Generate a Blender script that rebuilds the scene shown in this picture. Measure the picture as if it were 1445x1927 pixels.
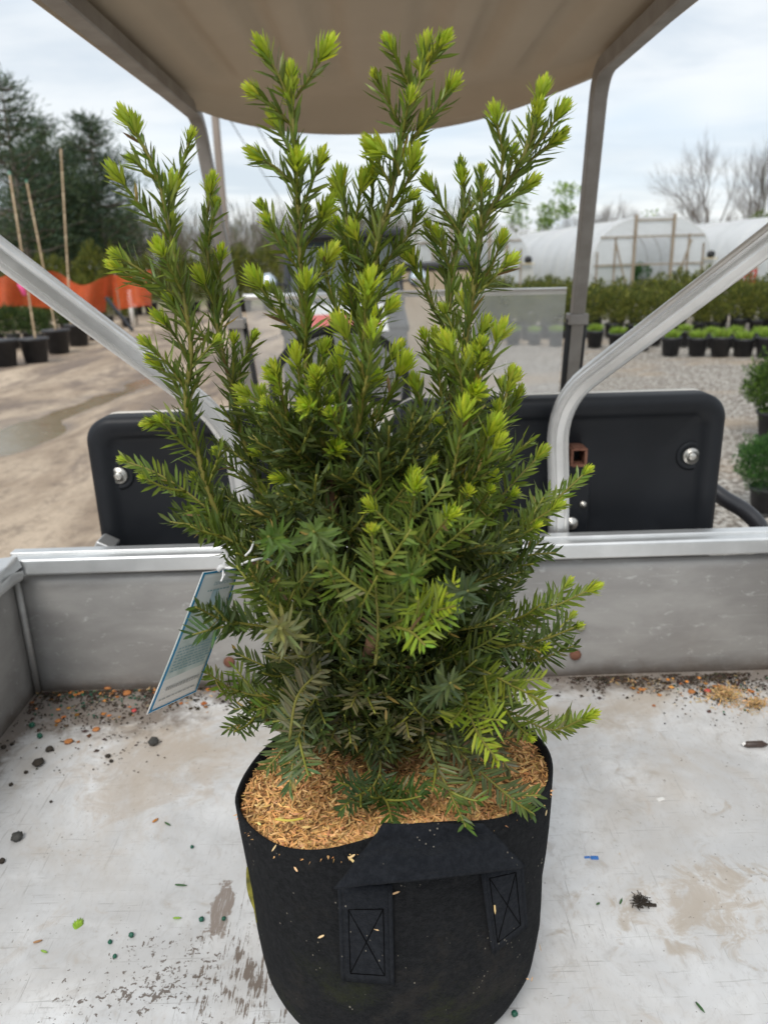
import bpy, math, random
import numpy as np
from mathutils import Vector, Matrix, Euler, noise as mnoise
random.seed(7); rng = np.random.default_rng(7)
for o in list(bpy.data.objects): bpy.data.objects.remove(o)
S = bpy.context.scene
COL = S.collection
V = Vector

# ---------------------------------------------------------------- camera
F, ROLL, CZ = 1447.0, math.radians(1.7), 1.535
PITCH = math.atan(480 / F)
R0, FW, UP = V((1, 0, 0)), V((0, math.cos(PITCH), -math.sin(PITCH))), V((0, math.sin(PITCH), math.cos(PITCH)))
EU = R0 * math.cos(ROLL) - UP * math.sin(ROLL)
EV = R0 * math.sin(ROLL) + UP * math.cos(ROLL)
cam_d = bpy.data.cameras.new('camera'); cam = bpy.data.objects.new('camera', cam_d); COL.objects.link(cam)
M = Matrix.Identity(4)
for i in range(3):
    M[i][0], M[i][1], M[i][2] = EU[i], EV[i], -FW[i]
M[0][3], M[1][3], M[2][3] = 0, 0, CZ
cam.matrix_world = M
cam_d.sensor_fit = 'VERTICAL'; cam_d.sensor_height = 36; cam_d.lens = F / 1927 * 36
cam_d.clip_start = 0.02; cam_d.clip_end = 2000
cam_d.dof.use_dof = True; cam_d.dof.focus_distance = 0.76; cam_d.dof.aperture_fstop = 7.0
S.camera = cam
def at(px, py, Y=None, Z=None):          # the place in the scene a given sight line reaches at depth Y or height Z
    d = EU * ((px - 722.5) / F) + EV * ((963.5 - py) / F) + FW
    t = Y / d.y if Y is not None else (Z - CZ) / d.z
    return V((0, 0, CZ)) + d * t

# ---------------------------------------------------------------- world, sun, exposure
SUN_EL, SUN_AZ = 52, 200                 # azimuth clockwise from +Y
W = bpy.data.worlds.new('World'); S.world = W; W.use_nodes = True
nt = W.node_tree; nt.nodes.clear()
def nn(nt, t, **k):
    n = nt.nodes.new(t)
    for a, b in k.items(): setattr(n, a, b)
    return n
def lk(nt, a, sock):
    if hasattr(a, 'is_output'): nt.links.new(a, sock)
    else:
        try: sock.default_value = a
        except Exception: sock.default_value = (a, a, a)
def mth(nt, op, a, b=0.0, clamp=False):
    n = nn(nt, 'ShaderNodeMath', operation=op, use_clamp=clamp); lk(nt, a, n.inputs[0]); lk(nt, b, n.inputs[1]); return n.outputs[0]
def vmth(nt, op, a, b):
    n = nn(nt, 'ShaderNodeVectorMath', operation=op); lk(nt, a, n.inputs[0]); lk(nt, b, n.inputs[1])
    return n.outputs['Value'] if op in ('LENGTH', 'DISTANCE', 'DOT_PRODUCT') else n.outputs[0]
def c4(c): return (c[0], c[1], c[2], 1) if len(c) == 3 else c
def mixc(nt, f, a, b, mode='MIX'):
    n = nn(nt, 'ShaderNodeMix', data_type='RGBA', blend_type=mode); lk(nt, f, n.inputs[0])
    lk(nt, c4(a) if isinstance(a, tuple) else a, n.inputs[6]); lk(nt, c4(b) if isinstance(b, tuple) else b, n.inputs[7]); return n.outputs[2]
def noi(nt, vec, scale, detail=4, rough=.55, dist=0, out='Fac'):
    n = nn(nt, 'ShaderNodeTexNoise'); lk(nt, vec, n.inputs['Vector']); n.inputs['Scale'].default_value = scale
    n.inputs['Detail'].default_value = detail; n.inputs['Roughness'].default_value = rough; n.inputs['Distortion'].default_value = dist
    return n.outputs[out]
def ss(nt, x, lo, hi):
    n = nn(nt, 'ShaderNodeMapRange', interpolation_type='SMOOTHSTEP'); lk(nt, x, n.inputs[0])
    n.inputs[1].default_value = lo; n.inputs[2].default_value = hi; return n.outputs[0]
def vsc(nt, vec, s, loc=(0, 0, 0), rot=(0, 0, 0)):
    n = nn(nt, 'ShaderNodeMapping'); lk(nt, vec, n.inputs[0]); n.inputs['Scale'].default_value = s
    n.inputs['Location'].default_value = loc; n.inputs['Rotation'].default_value = rot; return n.outputs[0]
def sepx(nt, vec):
    n = nn(nt, 'ShaderNodeSeparateXYZ'); lk(nt, vec, n.inputs[0]); return n.outputs
sky = nn(nt, 'ShaderNodeTexSky', sky_type='NISHITA', sun_disc=False)
sky.sun_elevation = math.radians(SUN_EL); sky.sun_rotation = math.radians(SUN_AZ)
tc = nn(nt, 'ShaderNodeTexCoord').outputs['Generated']
sx, sy, sz = sepx(nt, tc)
den = mth(nt, 'ADD', mth(nt, 'MAXIMUM', sz, 0.0), 0.16)
cmb = nn(nt, 'ShaderNodeCombineXYZ'); lk(nt, mth(nt, 'DIVIDE', sx, den), cmb.inputs[0]); lk(nt, mth(nt, 'DIVIDE', sy, den), cmb.inputs[1])
cl = noi(nt, vsc(nt, cmb.outputs[0], (.55, 1.0, 1), (3.1, 1.7, 0)), 1.5, 6, .55, .4)
cl2 = noi(nt, vsc(nt, cmb.outputs[0], (.8, .8, 1), (7.3, .4, 0)), .8, 3, .5, .2)
cloud = mixc(nt, ss(nt, cl, .34, .62), (4.6, 5.1, 5.6), (6.3, 6.5, 6.6))
cloud = mixc(nt, ss(nt, cl2, .5, .75), cloud, (4.9, 5.6, 6.3))
skyc = mixc(nt, .90, sky.outputs[0], cloud)
bg = nn(nt, 'ShaderNodeBackground'); lk(nt, skyc, bg.inputs[0]); bg.inputs[1].default_value = 0.10
nt.links.new(bg.outputs[0], nn(nt, 'ShaderNodeOutputWorld').inputs[0])
sun_d = bpy.data.lights.new('sun', 'SUN'); sun_d.energy = 1.5; sun_d.angle = math.radians(25); sun_d.color = (1, .96, .9)
sun = bpy.data.objects.new('sun', sun_d); COL.objects.link(sun)
sdir = V((math.sin(math.radians(SUN_AZ)) * math.cos(math.radians(SUN_EL)), math.cos(math.radians(SUN_AZ)) * math.cos(math.radians(SUN_EL)), math.sin(math.radians(SUN_EL))))
sun.rotation_euler = sdir.to_track_quat('Z', 'Y').to_euler(); sun.location = sdir * 30
S.view_settings.view_transform = 'Standard'; S.view_settings.look = 'None'; S.view_settings.gamma = 1
S.view_settings.use_curve_mapping = False; S.view_settings.exposure = 0.66
S.render.engine = 'CYCLES'
S.cycles.max_bounces = 5; S.cycles.diffuse_bounces = 2; S.cycles.glossy_bounces = 3; S.cycles.transmission_bounces = 4; S.cycles.transparent_max_bounces = 8

# ---------------------------------------------------------------- materials
MATS = {}
def newmat(name):
    m = bpy.data.materials.new(name); m.use_nodes = True; t = m.node_tree; t.nodes.clear()
    out = nn(t, 'ShaderNodeOutputMaterial'); b = nn(t, 'ShaderNodeBsdfPrincipled'); t.links.new(b.outputs[0], out.inputs[0])
    MATS[name] = m; return m, t, b, out
def bumpn(t, b, h, strength=.3, dist=.002):
    n = nn(t, 'ShaderNodeBump'); n.inputs['Strength'].default_value = strength; n.inputs['Distance'].default_value = dist
    lk(t, h, n.inputs['Height']); t.links.new(n.outputs[0], b.inputs['Normal'])
def simple(name, c1, c2=None, rough=.6, metal=0., sc=6, rvar=.1, bump=0, bsc=80, bd=.001, spec=.5, stretch=(1, 1, 1)):
    m, t, b, out = newmat(name)
    p = vsc(t, nn(t, 'ShaderNodeTexCoord').outputs['Object'], stretch)
    c2 = c2 or tuple(min(1, x * 1.3 + .004) for x in c1)
    f = noi(t, p, sc, 5, .6)
    lk(t, mixc(t, ss(t, f, .3, .7), c1, c2), b.inputs['Base Color'])
    lk(t, mth(t, 'ADD', mth(t, 'MULTIPLY', noi(t, p, sc * 2.3, 3), rvar * 2), rough - rvar), b.inputs['Roughness'])
    b.inputs['Metallic'].default_value = metal; b.inputs['Specular IOR Level'].default_value = spec
    if bump: bumpn(t, b, noi(t, p, bsc, 4, .6), bump, bd)
    return m
def attrmat(name, rough=.45, trans=.25, spec=.4, nvar=.25):
    m, t, b, out = newmat(name)
    a = nn(t, 'ShaderNodeAttribute', attribute_name='Col').outputs['Color']
    p = nn(t, 'ShaderNodeTexCoord').outputs['Object']
    c = a
    if nvar: c = mixc(t, 1.0, a, mixc(t, noi(t, p, 60, 2), (1 - nvar,) * 3, (1 + nvar,) * 3), 'MULTIPLY')
    lk(t, c, b.inputs['Base Color']); b.inputs['Roughness'].default_value = rough; b.inputs['Specular IOR Level'].default_value = spec
    if trans:
        tr = nn(t, 'ShaderNodeBsdfTranslucent'); lk(t, mixc(t, 1.0, c, (1.25, 1.3, .6), 'MULTIPLY'), tr.inputs[0])
        mx = nn(t, 'ShaderNodeMixShader'); mx.inputs[0].default_value = trans
        t.links.new(b.outputs[0], mx.inputs[1]); t.links.new(tr.outputs[0], mx.inputs[2]); t.links.new(mx.outputs[0], out.inputs[0])
    return m
needle_m = attrmat('yew_needles', .38, .22, .34, 0)
tip_m = attrmat('yew_new_growth', .45, .35, .30, 0)
leaf_m = attrmat('leaves', .6, .25, .25, 0)
chip_m = attrmat('husks', .62, .12, .3)
crumb_m = attrmat('crumbs', .9, 0, .2)
wood_m = simple('yew_bark', (.10, .05, .028), (.20, .11, .06), .85, sc=60, bump=.6, bsc=220)
twig_m = attrmat('yew_twigs', .55, 0, .4)
alum = simple('brushed_aluminium', (.68, .68, .67), (.80, .80, .79), .34, .8, sc=14, rvar=.08, bump=.08, bsc=160, stretch=(1, 1, 1))
rail_m = simple('rail_aluminium', (.62, .63, .63), (.74, .75, .75), .40, .75, sc=10, bump=.12, bsc=120)
post_m = simple('roof_post_steel', (.24, .22, .20), (.32, .30, .28), .5, .25, sc=12)
roof_m = simple('beige_roof_plastic', (.42, .34, .25), (.47, .385, .285), .62, sc=2.2, bump=.05, bsc=90)
seat_m = simple('black_seat_shell', (.0075, .0090, .0120), (.0115, .0135, .0175), .5, spec=.35, sc=7, bump=.1, bsc=400, bd=.0006)
cream_m = simple('cream_vinyl', (.70, .66, .58), (.76, .72, .65), .5, sc=5)
black_m = simple('black_rubber', (.012, .012, .013), (.02, .02, .021), .55, sc=20)
tubeb_m = simple('black_tube_paint', (.02, .02, .024), (.03, .03, .034), .35, sc=12)
steel_m = simple('bolt_steel', (.50, .48, .44), (.62, .60, .56), .35, .9, sc=40)
rust_m = simple('rust', (.13, .05, .03), (.20, .09, .055), .85, sc=80, bump=.5, bsc=200)
potm = simple('black_nursery_pot', (.02, .021, .024), (.035, .036, .04), .5, sc=9)
bamboo_m = simple('bamboo', (.38, .27, .16), (.52, .40, .26), .6, sc=5, stretch=(1, 1, .2))
white_m = simple('white_paint', (.70, .69, .66), (.78, .77, .75), .5, sc=4)
redm = simple('red_paint', (.55, .04, .03), (.62, .06, .045), .45, sc=6)
pink_m = simple('pink_tape', (.85, .08, .28), (.9, .12, .33), .5)
greywood_m = simple('weathered_timber', (.22, .17, .12), (.33, .27, .2), .85, sc=8, stretch=(1, 1, .15))
pole_m = simple('utility_pole_wood', (.24, .20, .17), (.34, .29, .25), .9, sc=6, stretch=(1, 1, .1))
utvdark_m = simple('dark_cab_frame', (.016, .018, .022), (.024, .026, .03), .4)
utvwhite_m = simple('white_hood_paint', (.68, .68, .68), (.74, .74, .74), .3)
bark_m = simple('tree_bark', (.14, .115, .095), (.21, .175, .15), .9, sc=6, bump=.4, bsc=30, bd=.01)
blue_m = simple('blue_print', (.01, .20, .40), (.015, .24, .46), .4)
string_m = simple('white_string', (.78, .78, .78), (.85, .85, .85), .7, sc=200, bump=.5, bsc=900)
thread_m = simple('black_thread', (.0022, .0022, .0026), (.0045, .0045, .005), .9, spec=.05)
wire_m = simple('wire', (.12, .12, .13), (.14, .14, .15), .6)
orange_m = simple('orange_mesh', (.52, .075, .018), (.64, .11, .025), .6, sc=3)
yellow_m = simple('yellow_label', (.09, .085, .012), (.32, .29, .03), .6, sc=60)
ink_m = simple('teal_ink', (.22, .36, .39), (.27, .41, .44), .6)
greyink_m = simple('grey_ink', (.42, .41, .39), (.47, .46, .44), .6)

def m_floor():
    m, t, b, out = newmat('worn_aluminium_floor')
    P = nn(t, 'ShaderNodeNewGeometry').outputs['Position']
    base = mixc(t, ss(t, noi(t, P, 5, 4, .6, .5), .3, .72), (.58, .58, .58), (.84, .843, .845))
    base = mixc(t, mth(t, 'MULTIPLY', ss(t, noi(t, P, 22, 4, .75, 1.0), .52, .70), .55), base, (.50, .49, .475))
    base = mixc(t, mth(t, 'MULTIPLY', ss(t, noi(t, vsc(t, P, (1, .5, 1)), 140, 3, .75), .48, .75), .5), base, (.52, .51, .50))
    # tan film in places, stronger towards the headboard
    pz = sepx(t, P)
    back = ss(t, pz[1], .75, 1.35)
    film = mth(t, 'MULTIPLY', ss(t, noi(t, P, 3.2, 5, .72, 1.0), .40, .70), mth(t, 'ADD', mth(t, 'MULTIPLY', back, .55), .28))
    base = mixc(t, film, base, (.50, .43, .35))
    # scratches
    sc1 = noi(t, vsc(t, P, (6, 160, 1), rot=(0, 0, .5)), 2.2, 3, .6, .4)
    sc2 = noi(t, vsc(t, P, (170, 5, 1), rot=(0, 0, .25)), 2.0, 3, .6, .4)
    scr = mth(t, 'MAXIMUM', ss(t, sc1, .64, .70), ss(t, sc2, .65, .71))
    base = mixc(t, mth(t, 'MULTIPLY', scr, .55), base, (.36, .345, .33))
    # brush-like dry mud left of the bag
    c1 = at(455, 1840, Z=.72); c2 = at(285, 1850, Z=.72); c3 = at(1290, 1700, Z=.72); c4_ = at(300, 1430, Z=.72)
    def blob(c, rx, ry, rz=0):
        d = vsc(t, vmth(t, 'SUBTRACT', P, tuple(c)), (1 / rx, 1 / ry, 0), rot=(0, 0, rz))
        return mth(t, 'SUBTRACT', 1.0, vmth(t, 'LENGTH', d, (0, 0, 0)), True)
    st = noi(t, vsc(t, P, (1, .10, 1), rot=(0, 0, -.30)), 260, 3, .75, .5)
    lump = noi(t, P, 45, 4, .6)
    mud = ss(t, mth(t, 'ADD', mth(t, 'MULTIPLY', blob(c1, .10, .14, .25), .20), mth(t, 'ADD', mth(t, 'MULTIPLY', st, .55), mth(t, 'MULTIPLY', lump, .45))), .64, .70)
    dn = mth(t, 'ADD', mth(t, 'MULTIPLY', noi(t, P, 170, 3, .6, .4), .7), mth(t, 'MULTIPLY', noi(t, P, 30, 3), .3))
    dots = ss(t, mth(t, 'ADD', mth(t, 'MULTIPLY', blob(c2, .17, .13), .14), dn), .665, .70)
    tan = ss(t, mth(t, 'ADD', mth(t, 'MULTIPLY', blob(c3, .20, .10, -.5), .30), mth(t, 'MULTIPLY', noi(t, P, 22, 4, .75, .8), 1.0)), .60, .78)
    pat = ss(t, mth(t, 'ADD', mth(t, 'MULTIPLY', blob(c4_, .24, .26, .2), .30), mth(t, 'MULTIPLY', noi(t, P, 12, 4, .72, 1.0), 1.0)), .58, .80)
    base = mixc(t, mth(t, 'MULTIPLY', pat, .45), base, (.50, .40, .30))
    base = mixc(t, mth(t, 'MULTIPLY', tan, .55), base, (.46, .37, .27))
    base = mixc(t, mth(t, 'MULTIPLY', mud, .85), base, (.15, .105, .072))
    base = mixc(t, mth(t, 'MULTIPLY', dots, .85), base, (.11, .078, .055))
    # smear: a finger-wide stroke of mud
    sm = at(415, 1712, Z=.72)
    s1 = mth(t, 'MULTIPLY', ss(t, mth(t, 'ADD', blob(sm, .022, .066, -.42), mth(t, 'MULTIPLY', noi(t, P, 48, 3, .7, .6), 1.2)), .86, 1.02), ss(t, st, .25, .50))
    base = mixc(t, mth(t, 'MULTIPLY', s1, .8), base, (.22, .16, .12))
    # fine specks everywhere
    spk = nn(t, 'ShaderNodeTexVoronoi'); lk(t, P, spk.inputs['Vector']); spk.inputs['Scale'].default_value = 95
    base = mixc(t, mth(t, 'MULTIPLY', mth(t, 'LESS_THAN', spk.outputs['Distance'], mth(t, 'MULTIPLY', ss(t, noi(t, P, 8, 4), .45, .75), .19)), .6), base, (.2, .17, .14))
    # dirt worked into the joint along the headboard and left wall
    jo = mth(t, 'MAXIMUM', ss(t, pz[1], 1.22, 1.37), ss(t, pz[0], -.60, -.71))
    jf = ss(t, mth(t, 'ADD', mth(t, 'MULTIPLY', mth(t, 'MAXIMUM', jo, mth(t, 'MULTIPLY', ss(t, pz[1], 1.10, 1.30), ss(t, pz[0], -.20, -.45))), .50), mth(t, 'MULTIPLY', noi(t, P, 24, 4, .7, .4), .7)), .56, .82)
    base = mixc(t, mth(t, 'MULTIPLY', jf, .8), base, (.17, .13, .10))
    lk(t, base, b.inputs['Base Color'])
    lk(t, mth(t, 'ADD', mth(t, 'MULTIPLY', noi(t, P, 30, 4), .25), .42), b.inputs['Roughness'])
    b.inputs['Metallic'].default_value = .25
    bumpn(t, b, mth(t, 'ADD', noi(t, P, 14, 3, .6), mth(t, 'MULTIPLY', mth(t, 'ADD', scr, mud), -.3)), .25, .003)
    return m
floor_m = m_floor()
def m_wall():
    m, t, b, out = newmat('dull_aluminium_wall')
    P = nn(t, 'ShaderNodeNewGeometry').outputs['Position']
    base = mixc(t, ss(t, noi(t, vsc(t, P, (1, 1, 2.5)), 5, 6, .6, .4), .3, .7), (.30, .29, .28), (.40, .39, .375))
    base = mixc(t, mth(t, 'MULTIPLY', ss(t, noi(t, vsc(t, P, (1, 1, 2)), 34, 6, .75, .5), .58, .70), .6), base, (.62, .62, .61))
    base = mixc(t, mth(t, 'MULTIPLY', ss(t, noi(t, vsc(t, P, (3, 3, 60)), 3, 4, .6), .6, .72), .3), base, (.5, .5, .49))
    z = sepx(t, P)[2]
    grime = mth(t, 'MULTIPLY', ss(t, mth(t, 'ADD', z, mth(t, 'MULTIPLY', noi(t, P, 25, 4), .05)), .785, .735), .7)
    base = mixc(t, grime, base, (.13, .095, .07))
    lk(t, base, b.inputs['Base Color']); b.inputs['Metallic'].default_value = .45
    lk(t, mth(t, 'ADD', mth(t, 'MULTIPLY', noi(t, P, 20, 4), .2), .42), b.inputs['Roughness'])
    bumpn(t, b, noi(t, P, 12, 5, .6), .2, .004)
    return m
wall_m = m_wall()
def m_felt(name='black_felt', c1=(.0052, .0058, .0070), c2=(.0165, .0172, .0190), dk=1.0):
    m, t, b, out = newmat(name)
    P = nn(t, 'ShaderNodeNewGeometry').outputs['Position']
    base = mixc(t, ss(t, noi(t, P, 160, 5, .8), .35, .7), c1, c2)
    z = sepx(t, P)[2]
    fine = noi(t, P, 330, 4, .85)
    dust = mth(t, 'MULTIPLY', ss(t, mth(t, 'ADD', mth(t, 'MULTIPLY', noi(t, P, 13, 4, .7, .5), .75), mth(t, 'MULTIPLY', fine, .30)), .54, .70), .55 * dk)
    base = mixc(t, dust, base, (.036, .031, .026))
    moss = mth(t, 'MULTIPLY', mth(t, 'MULTIPLY', ss(t, mth(t, 'ADD', mth(t, 'MULTIPLY', noi(t, P, 9, 6, .7, .3), .75), mth(t, 'MULTIPLY', fine, .30)), .53, .66), ss(t, z, .96, .78)), .8 * dk)
    base = mixc(t, moss, base, (.024, .029, .009))
    for sc, th, am in ((190, .20, .75), (75, .085, .8)):
        sp = nn(t, 'ShaderNodeTexVoronoi'); lk(t, vsc(t, P, (1, 1, .6)), sp.inputs['Vector']); sp.inputs['Scale'].default_value = sc
        base = mixc(t, mth(t, 'MULTIPLY', mth(t, 'LESS_THAN', sp.outputs['Distance'], mth(t, 'MULTIPLY', ss(t, noi(t, P, 26, 3), .46, .75), th)), am), base, (.30, .27, .22))
    lk(t, base, b.inputs['Base Color']); b.inputs['Roughness'].default_value = .95; b.inputs['Specular IOR Level'].default_value = .06
    b.inputs['Sheen Weight'].default_value = .03; b.inputs['Sheen Roughness'].default_value = .6
    bumpn(t, b, mth(t, 'ADD', fine, mth(t, 'MULTIPLY', noi(t, P, 34, 5, .6), 3.0)), 1.0, .0028)
    return m
felt_m = m_felt()
strap_m = m_felt('black_felt_strap', (.0095, .0112, .0150), (.0200, .0225, .0280), .25)  # cleaner felt, also lightened to paint in the light the folded handle catches
def m_ground():
    m, t, b, out = newmat('dirt_and_gravel')
    P = nn(t, 'ShaderNodeNewGeometry').outputs['Position']
    x, y, z = sepx(t, P)
    P2 = vsc(t, P, (1, .35, 1))
    sand = mixc(t, ss(t, noi(t, P2, 1.1, 7, .68, .6), .36, .64), (.30, .225, .16), (.54, .43, .32))
    mudf = ss(t, noi(t, vsc(t, P, (1, .3, 1), (4.2, 0, 0)), .8, 7, .68, .8), .46, .60)
    dirt = mixc(t, mudf, sand, (.20, .15, .115))
    dirt = mixc(t, mth(t, 'MULTIPLY', ss(t, noi(t, vsc(t, P, (1, .6, 1)), 7, 7, .75), .48, .66), .6), dirt, (.16, .12, .09))
    vo = nn(t, 'ShaderNodeTexVoronoi'); lk(t, P, vo.inputs['Vector']); vo.inputs['Scale'].default_value = 26
    gcol = mixc(t, sepx(t, vo.outputs['Color'])[0], (.36, .32, .27), (.68, .64, .58))
    gcol = mixc(t, ss(t, vo.outputs['Distance'], .35, .7), gcol, (.20, .17, .14))
    gcol = mixc(t, mth(t, 'MULTIPLY', ss(t, noi(t, vsc(t, P, (.4, 1, 1)), .8, 5, .6, .4), .5, .62), .75), gcol, (.43, .335, .24))
    wetf = ss(t, mth(t, 'ADD', z, mth(t, 'MULTIPLY', noi(t, P, 3.0, 5, .6), .05)), -.040, -.080)
    wetx = mth(t, 'MULTIPLY', wetf, ss(t, x, 0, -1))
    dirt = mixc(t, wetx, dirt, (.155, .125, .105))
    gf = ss(t, mth(t, 'ADD', x, mth(t, 'MULTIPLY', noi(t, P, .6, 4), 2.0)), .6, 2.4)
    far = ss(t, y, 24, 34)
    col = mixc(t, gf, dirt, gcol)
    col = mixc(t, far, col, mixc(t, noi(t, P, .3, 5), (.10, .12, .04), (.20, .17, .09)))
    lk(t, col, b.inputs['Base Color'])
    lk(t, mixc(t, gf, mixc(t, wetx, mixc(t, mudf, (.9,) * 3, (.7,) * 3), (.34,) * 3), (.9,) * 3), b.inputs['Roughness'])
    h = mth(t, 'ADD', mth(t, 'MULTIPLY', mth(t, 'SUBTRACT', 1, vo.outputs['Distance']), gf), noi(t, P, 6, 8, .7))
    bumpn(t, b, h, 1.0, .05)
    return m
ground_m = m_ground()
def m_wet(name, c1, c2, r):
    m, t, b, out = newmat(name)
    P = nn(t, 'ShaderNodeNewGeometry').outputs['Position']
    lk(t, mixc(t, noi(t, vsc(t, P, (1, .4, 1)), 3, 5), c1, c2), b.inputs['Base Color'])
    lk(t, mth(t, 'ADD', mth(t, 'MULTIPLY', noi(t, P, 8, 5), .3), r - .15), b.inputs['Roughness'])
    bumpn(t, b, noi(t, P, 5, 6, .6), .25, .02)
    return m
puddle_m = m_wet('muddy_water', (.15, .115, .06), (.20, .16, .09), .22)
def m_sheet(name, col, op, rough=.4, noise_sc=3, tl=.4):
    m, t, b, out = newmat(name)
    P = nn(t, 'ShaderNodeNewGeometry').outputs['Position']
    d = nn(t, 'ShaderNodeBsdfTranslucent'); d.inputs[0].default_value = c4(col)
    b.inputs['Base Color'].default_value = c4(col); b.inputs['Roughness'].default_value = rough
    m1 = nn(t, 'ShaderNodeMixShader'); m1.inputs[0].default_value = tl
    t.links.new(b.outputs[0], m1.inputs[1]); t.links.new(d.outputs[0], m1.inputs[2])
    tr = nn(t, 'ShaderNodeBsdfTransparent'); m2 = nn(t, 'ShaderNodeMixShader')
    lk(t, mth(t, 'MULTIPLY', mth(t, 'ADD', noi(t, P, noise_sc, 5, .6), .5), op), m2.inputs[0])
    t.links.new(tr.outputs[0], m2.inputs[1]); t.links.new(m1.outputs[0], m2.inputs[2]); t.links.new(m2.outputs[0], out.inputs[0])
    return m
poly_m = m_sheet('greenhouse_plastic', (.90, .91, .92), .98, .35, .6)
polyclear_m = m_sheet('clear_end_plastic', (.85, .88, .90), .60, .25, .5)
wind_m = m_sheet('dusty_windscreen', (.95, .94, .91), .30, .25, 9, .75)
def m_glass():
    m, t, b, out = newmat('dark_cab_glass')
    b.inputs['Base Color'].default_value = (.05, .065, .065, 1); b.inputs['Roughness'].default_value = .4; b.inputs['Specular IOR Level'].default_value = .2
    return m
glass_m = m_glass()
def m_tag():
    m, t, b, out = newmat('printed_tag_card')
    u = nn(t, 'ShaderNodeAttribute', attribute_name='Col').outputs['Color']
    x, y, z = sepx(t, u)
    P = nn(t, 'ShaderNodeNewGeometry').outputs['Position']
    pic = mixc(t, ss(t, noi(t, P, 45, 5, .6), .35, .65), (.42, .50, .47), (.60, .65, .62))
    edge = mth(t, 'ADD', y, mth(t, 'MULTIPLY', x, .02))
    c = mixc(t, ss(t, edge, .75, .76), pic, (.74, .73, .70))
    c = mixc(t, ss(t, edge, .16, .30), (.66, .70, .70), c)
    lk(t, c, b.inputs['Base Color']); b.inputs['Roughness'].default_value = .3
    return m
tag_m = m_tag()

# ---------------------------------------------------------------- mesh helpers
def world_org(o):
    p = V((0, 0, 0))
    while o: p = p + o.location; o = o.parent
    return p
def link(name, me, mat, parent=None, kind=None):
    o = bpy.data.objects.new(name, me); COL.objects.link(o)
    if mat is not None and not me.materials: me.materials.append(mat)
    if parent is not None: o.parent = parent
    if kind: o['kind'] = kind
    return o
class MB:
    def __init__(s): s.v = []; s.f = []
    def add(s, vs, fs):
        n = len(s.v); s.v += [tuple(v) for v in vs]; s.f += [tuple(i + n for i in f) for f in fs]
    def box(s, c, d, rot=None):
        c = V(c); R = rot.to_matrix() if rot else Matrix.Identity(3)
        vs = [c + R @ V((sx * d[0] / 2, sy * d[1] / 2, sz * d[2] / 2)) for sx in (-1, 1) for sy in (-1, 1) for sz in (-1, 1)]
        s.add(vs, [(0, 1, 3, 2), (4, 6, 7, 5), (0, 4, 5, 1), (2, 3, 7, 6), (0, 2, 6, 4), (1, 5, 7, 3)])
    def bar(s, a, b, w, h=None):
        a, b = V(a), V(b); d = b - a; s.box((a + b) / 2, (w, h or w, d.length), d.to_track_quat('Z', 'Y').to_euler())
    def tube(s, pts, r, n=8, cap=True, prof=None, up=None):
        pts = [V(p) for p in pts]; rs = r if isinstance(r, (list, tuple)) else [r] * len(pts)
        ring = []; prev = None
        for i, p in enumerate(pts):
            t = (pts[min(i + 1, len(pts) - 1)] - pts[max(i - 1, 0)]).normalized()
            if prev is None:
                u = V(up) if up else (V((0, 0, 1)) if abs(t.z) < .9 else V((1, 0, 0)))
            else: u = prev
            u = (u - t * u.dot(t)).normalized(); prev = u; w = t.cross(u)
            if prof: ring.append([p + u * a[0] * rs[i] + w * a[1] * rs[i] for a in prof])
            else: ring.append([p + (u * math.cos(k * 2 * math.pi / n) + w * math.sin(k * 2 * math.pi / n)) * rs[i] for k in range(n)])
        n = len(ring[0]); fs = []
        for i in range(len(ring) - 1):
            for k in range(n):
                fs.append((i * n + k, i * n + (k + 1) % n, (i + 1) * n + (k + 1) % n, (i + 1) * n + k))
        if cap: fs.append(tuple(range(n - 1, -1, -1))); fs.append(tuple((len(ring) - 1) * n + k for k in range(n)))
        s.add([v for r_ in ring for v in r_], fs)
    def lathe(s, c, prof, n=20, axis='Z'):
        c = V(c); vs = []; fs = []
        for (r, h) in prof:
            for k in range(n):
                a = 2 * math.pi * k / n; q = (r * math.cos(a), r * math.sin(a), h)
                if axis == 'Y': q = (q[0], -q[2], q[1])
                if axis == 'X': q = (q[2], q[0], q[1])
                vs.append(c + V(q))
        for i in range(len(prof) - 1):
            for k in range(n): fs.append((i * n + k, i * n + (k + 1) % n, (i + 1) * n + (k + 1) % n, (i + 1) * n + k))
        fs.append(tuple(range(n - 1, -1, -1))); fs.append(tuple((len(prof) - 1) * n + k for k in range(n)))
        s.add(vs, fs)
    def grid(s, fn, nu, nv):
        vs = [fn(i / nu, j / nv) for j in range(nv + 1) for i in range(nu + 1)]
        s.add(vs, [(j * (nu + 1) + i, j * (nu + 1) + i + 1, (j + 1) * (nu + 1) + i + 1, (j + 1) * (nu + 1) + i) for j in range(nv) for i in range(nu)])
    def mesh(s, name, off=V((0, 0, 0)), smooth=False):
        me = bpy.data.meshes.new(name); me.from_pydata([(v[0] - off.x, v[1] - off.y, v[2] - off.z) for v in s.v], [], s.f); me.update()
        if smooth: me.polygons.foreach_set('use_smooth', [True] * len(me.polygons))
        return me
    def build(s, name, mat, parent=None, smooth=False, bevel=0, solid=0, kind=None, auto=None):
        o = link(name, s.mesh(name, world_org(parent) if parent else V((0, 0, 0)), smooth or bool(bevel)), mat, parent, kind)
        if solid: md = o.modifiers.new('solid', 'SOLIDIFY'); md.thickness = solid; md.offset = 0
        if bevel:
            md = o.modifiers.new('bevel', 'BEVEL'); md.width = bevel; md.segments = 2; md.limit_method = 'ANGLE'; md.angle_limit = math.radians(40)
            md.harden_normals = True
        return o
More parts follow.
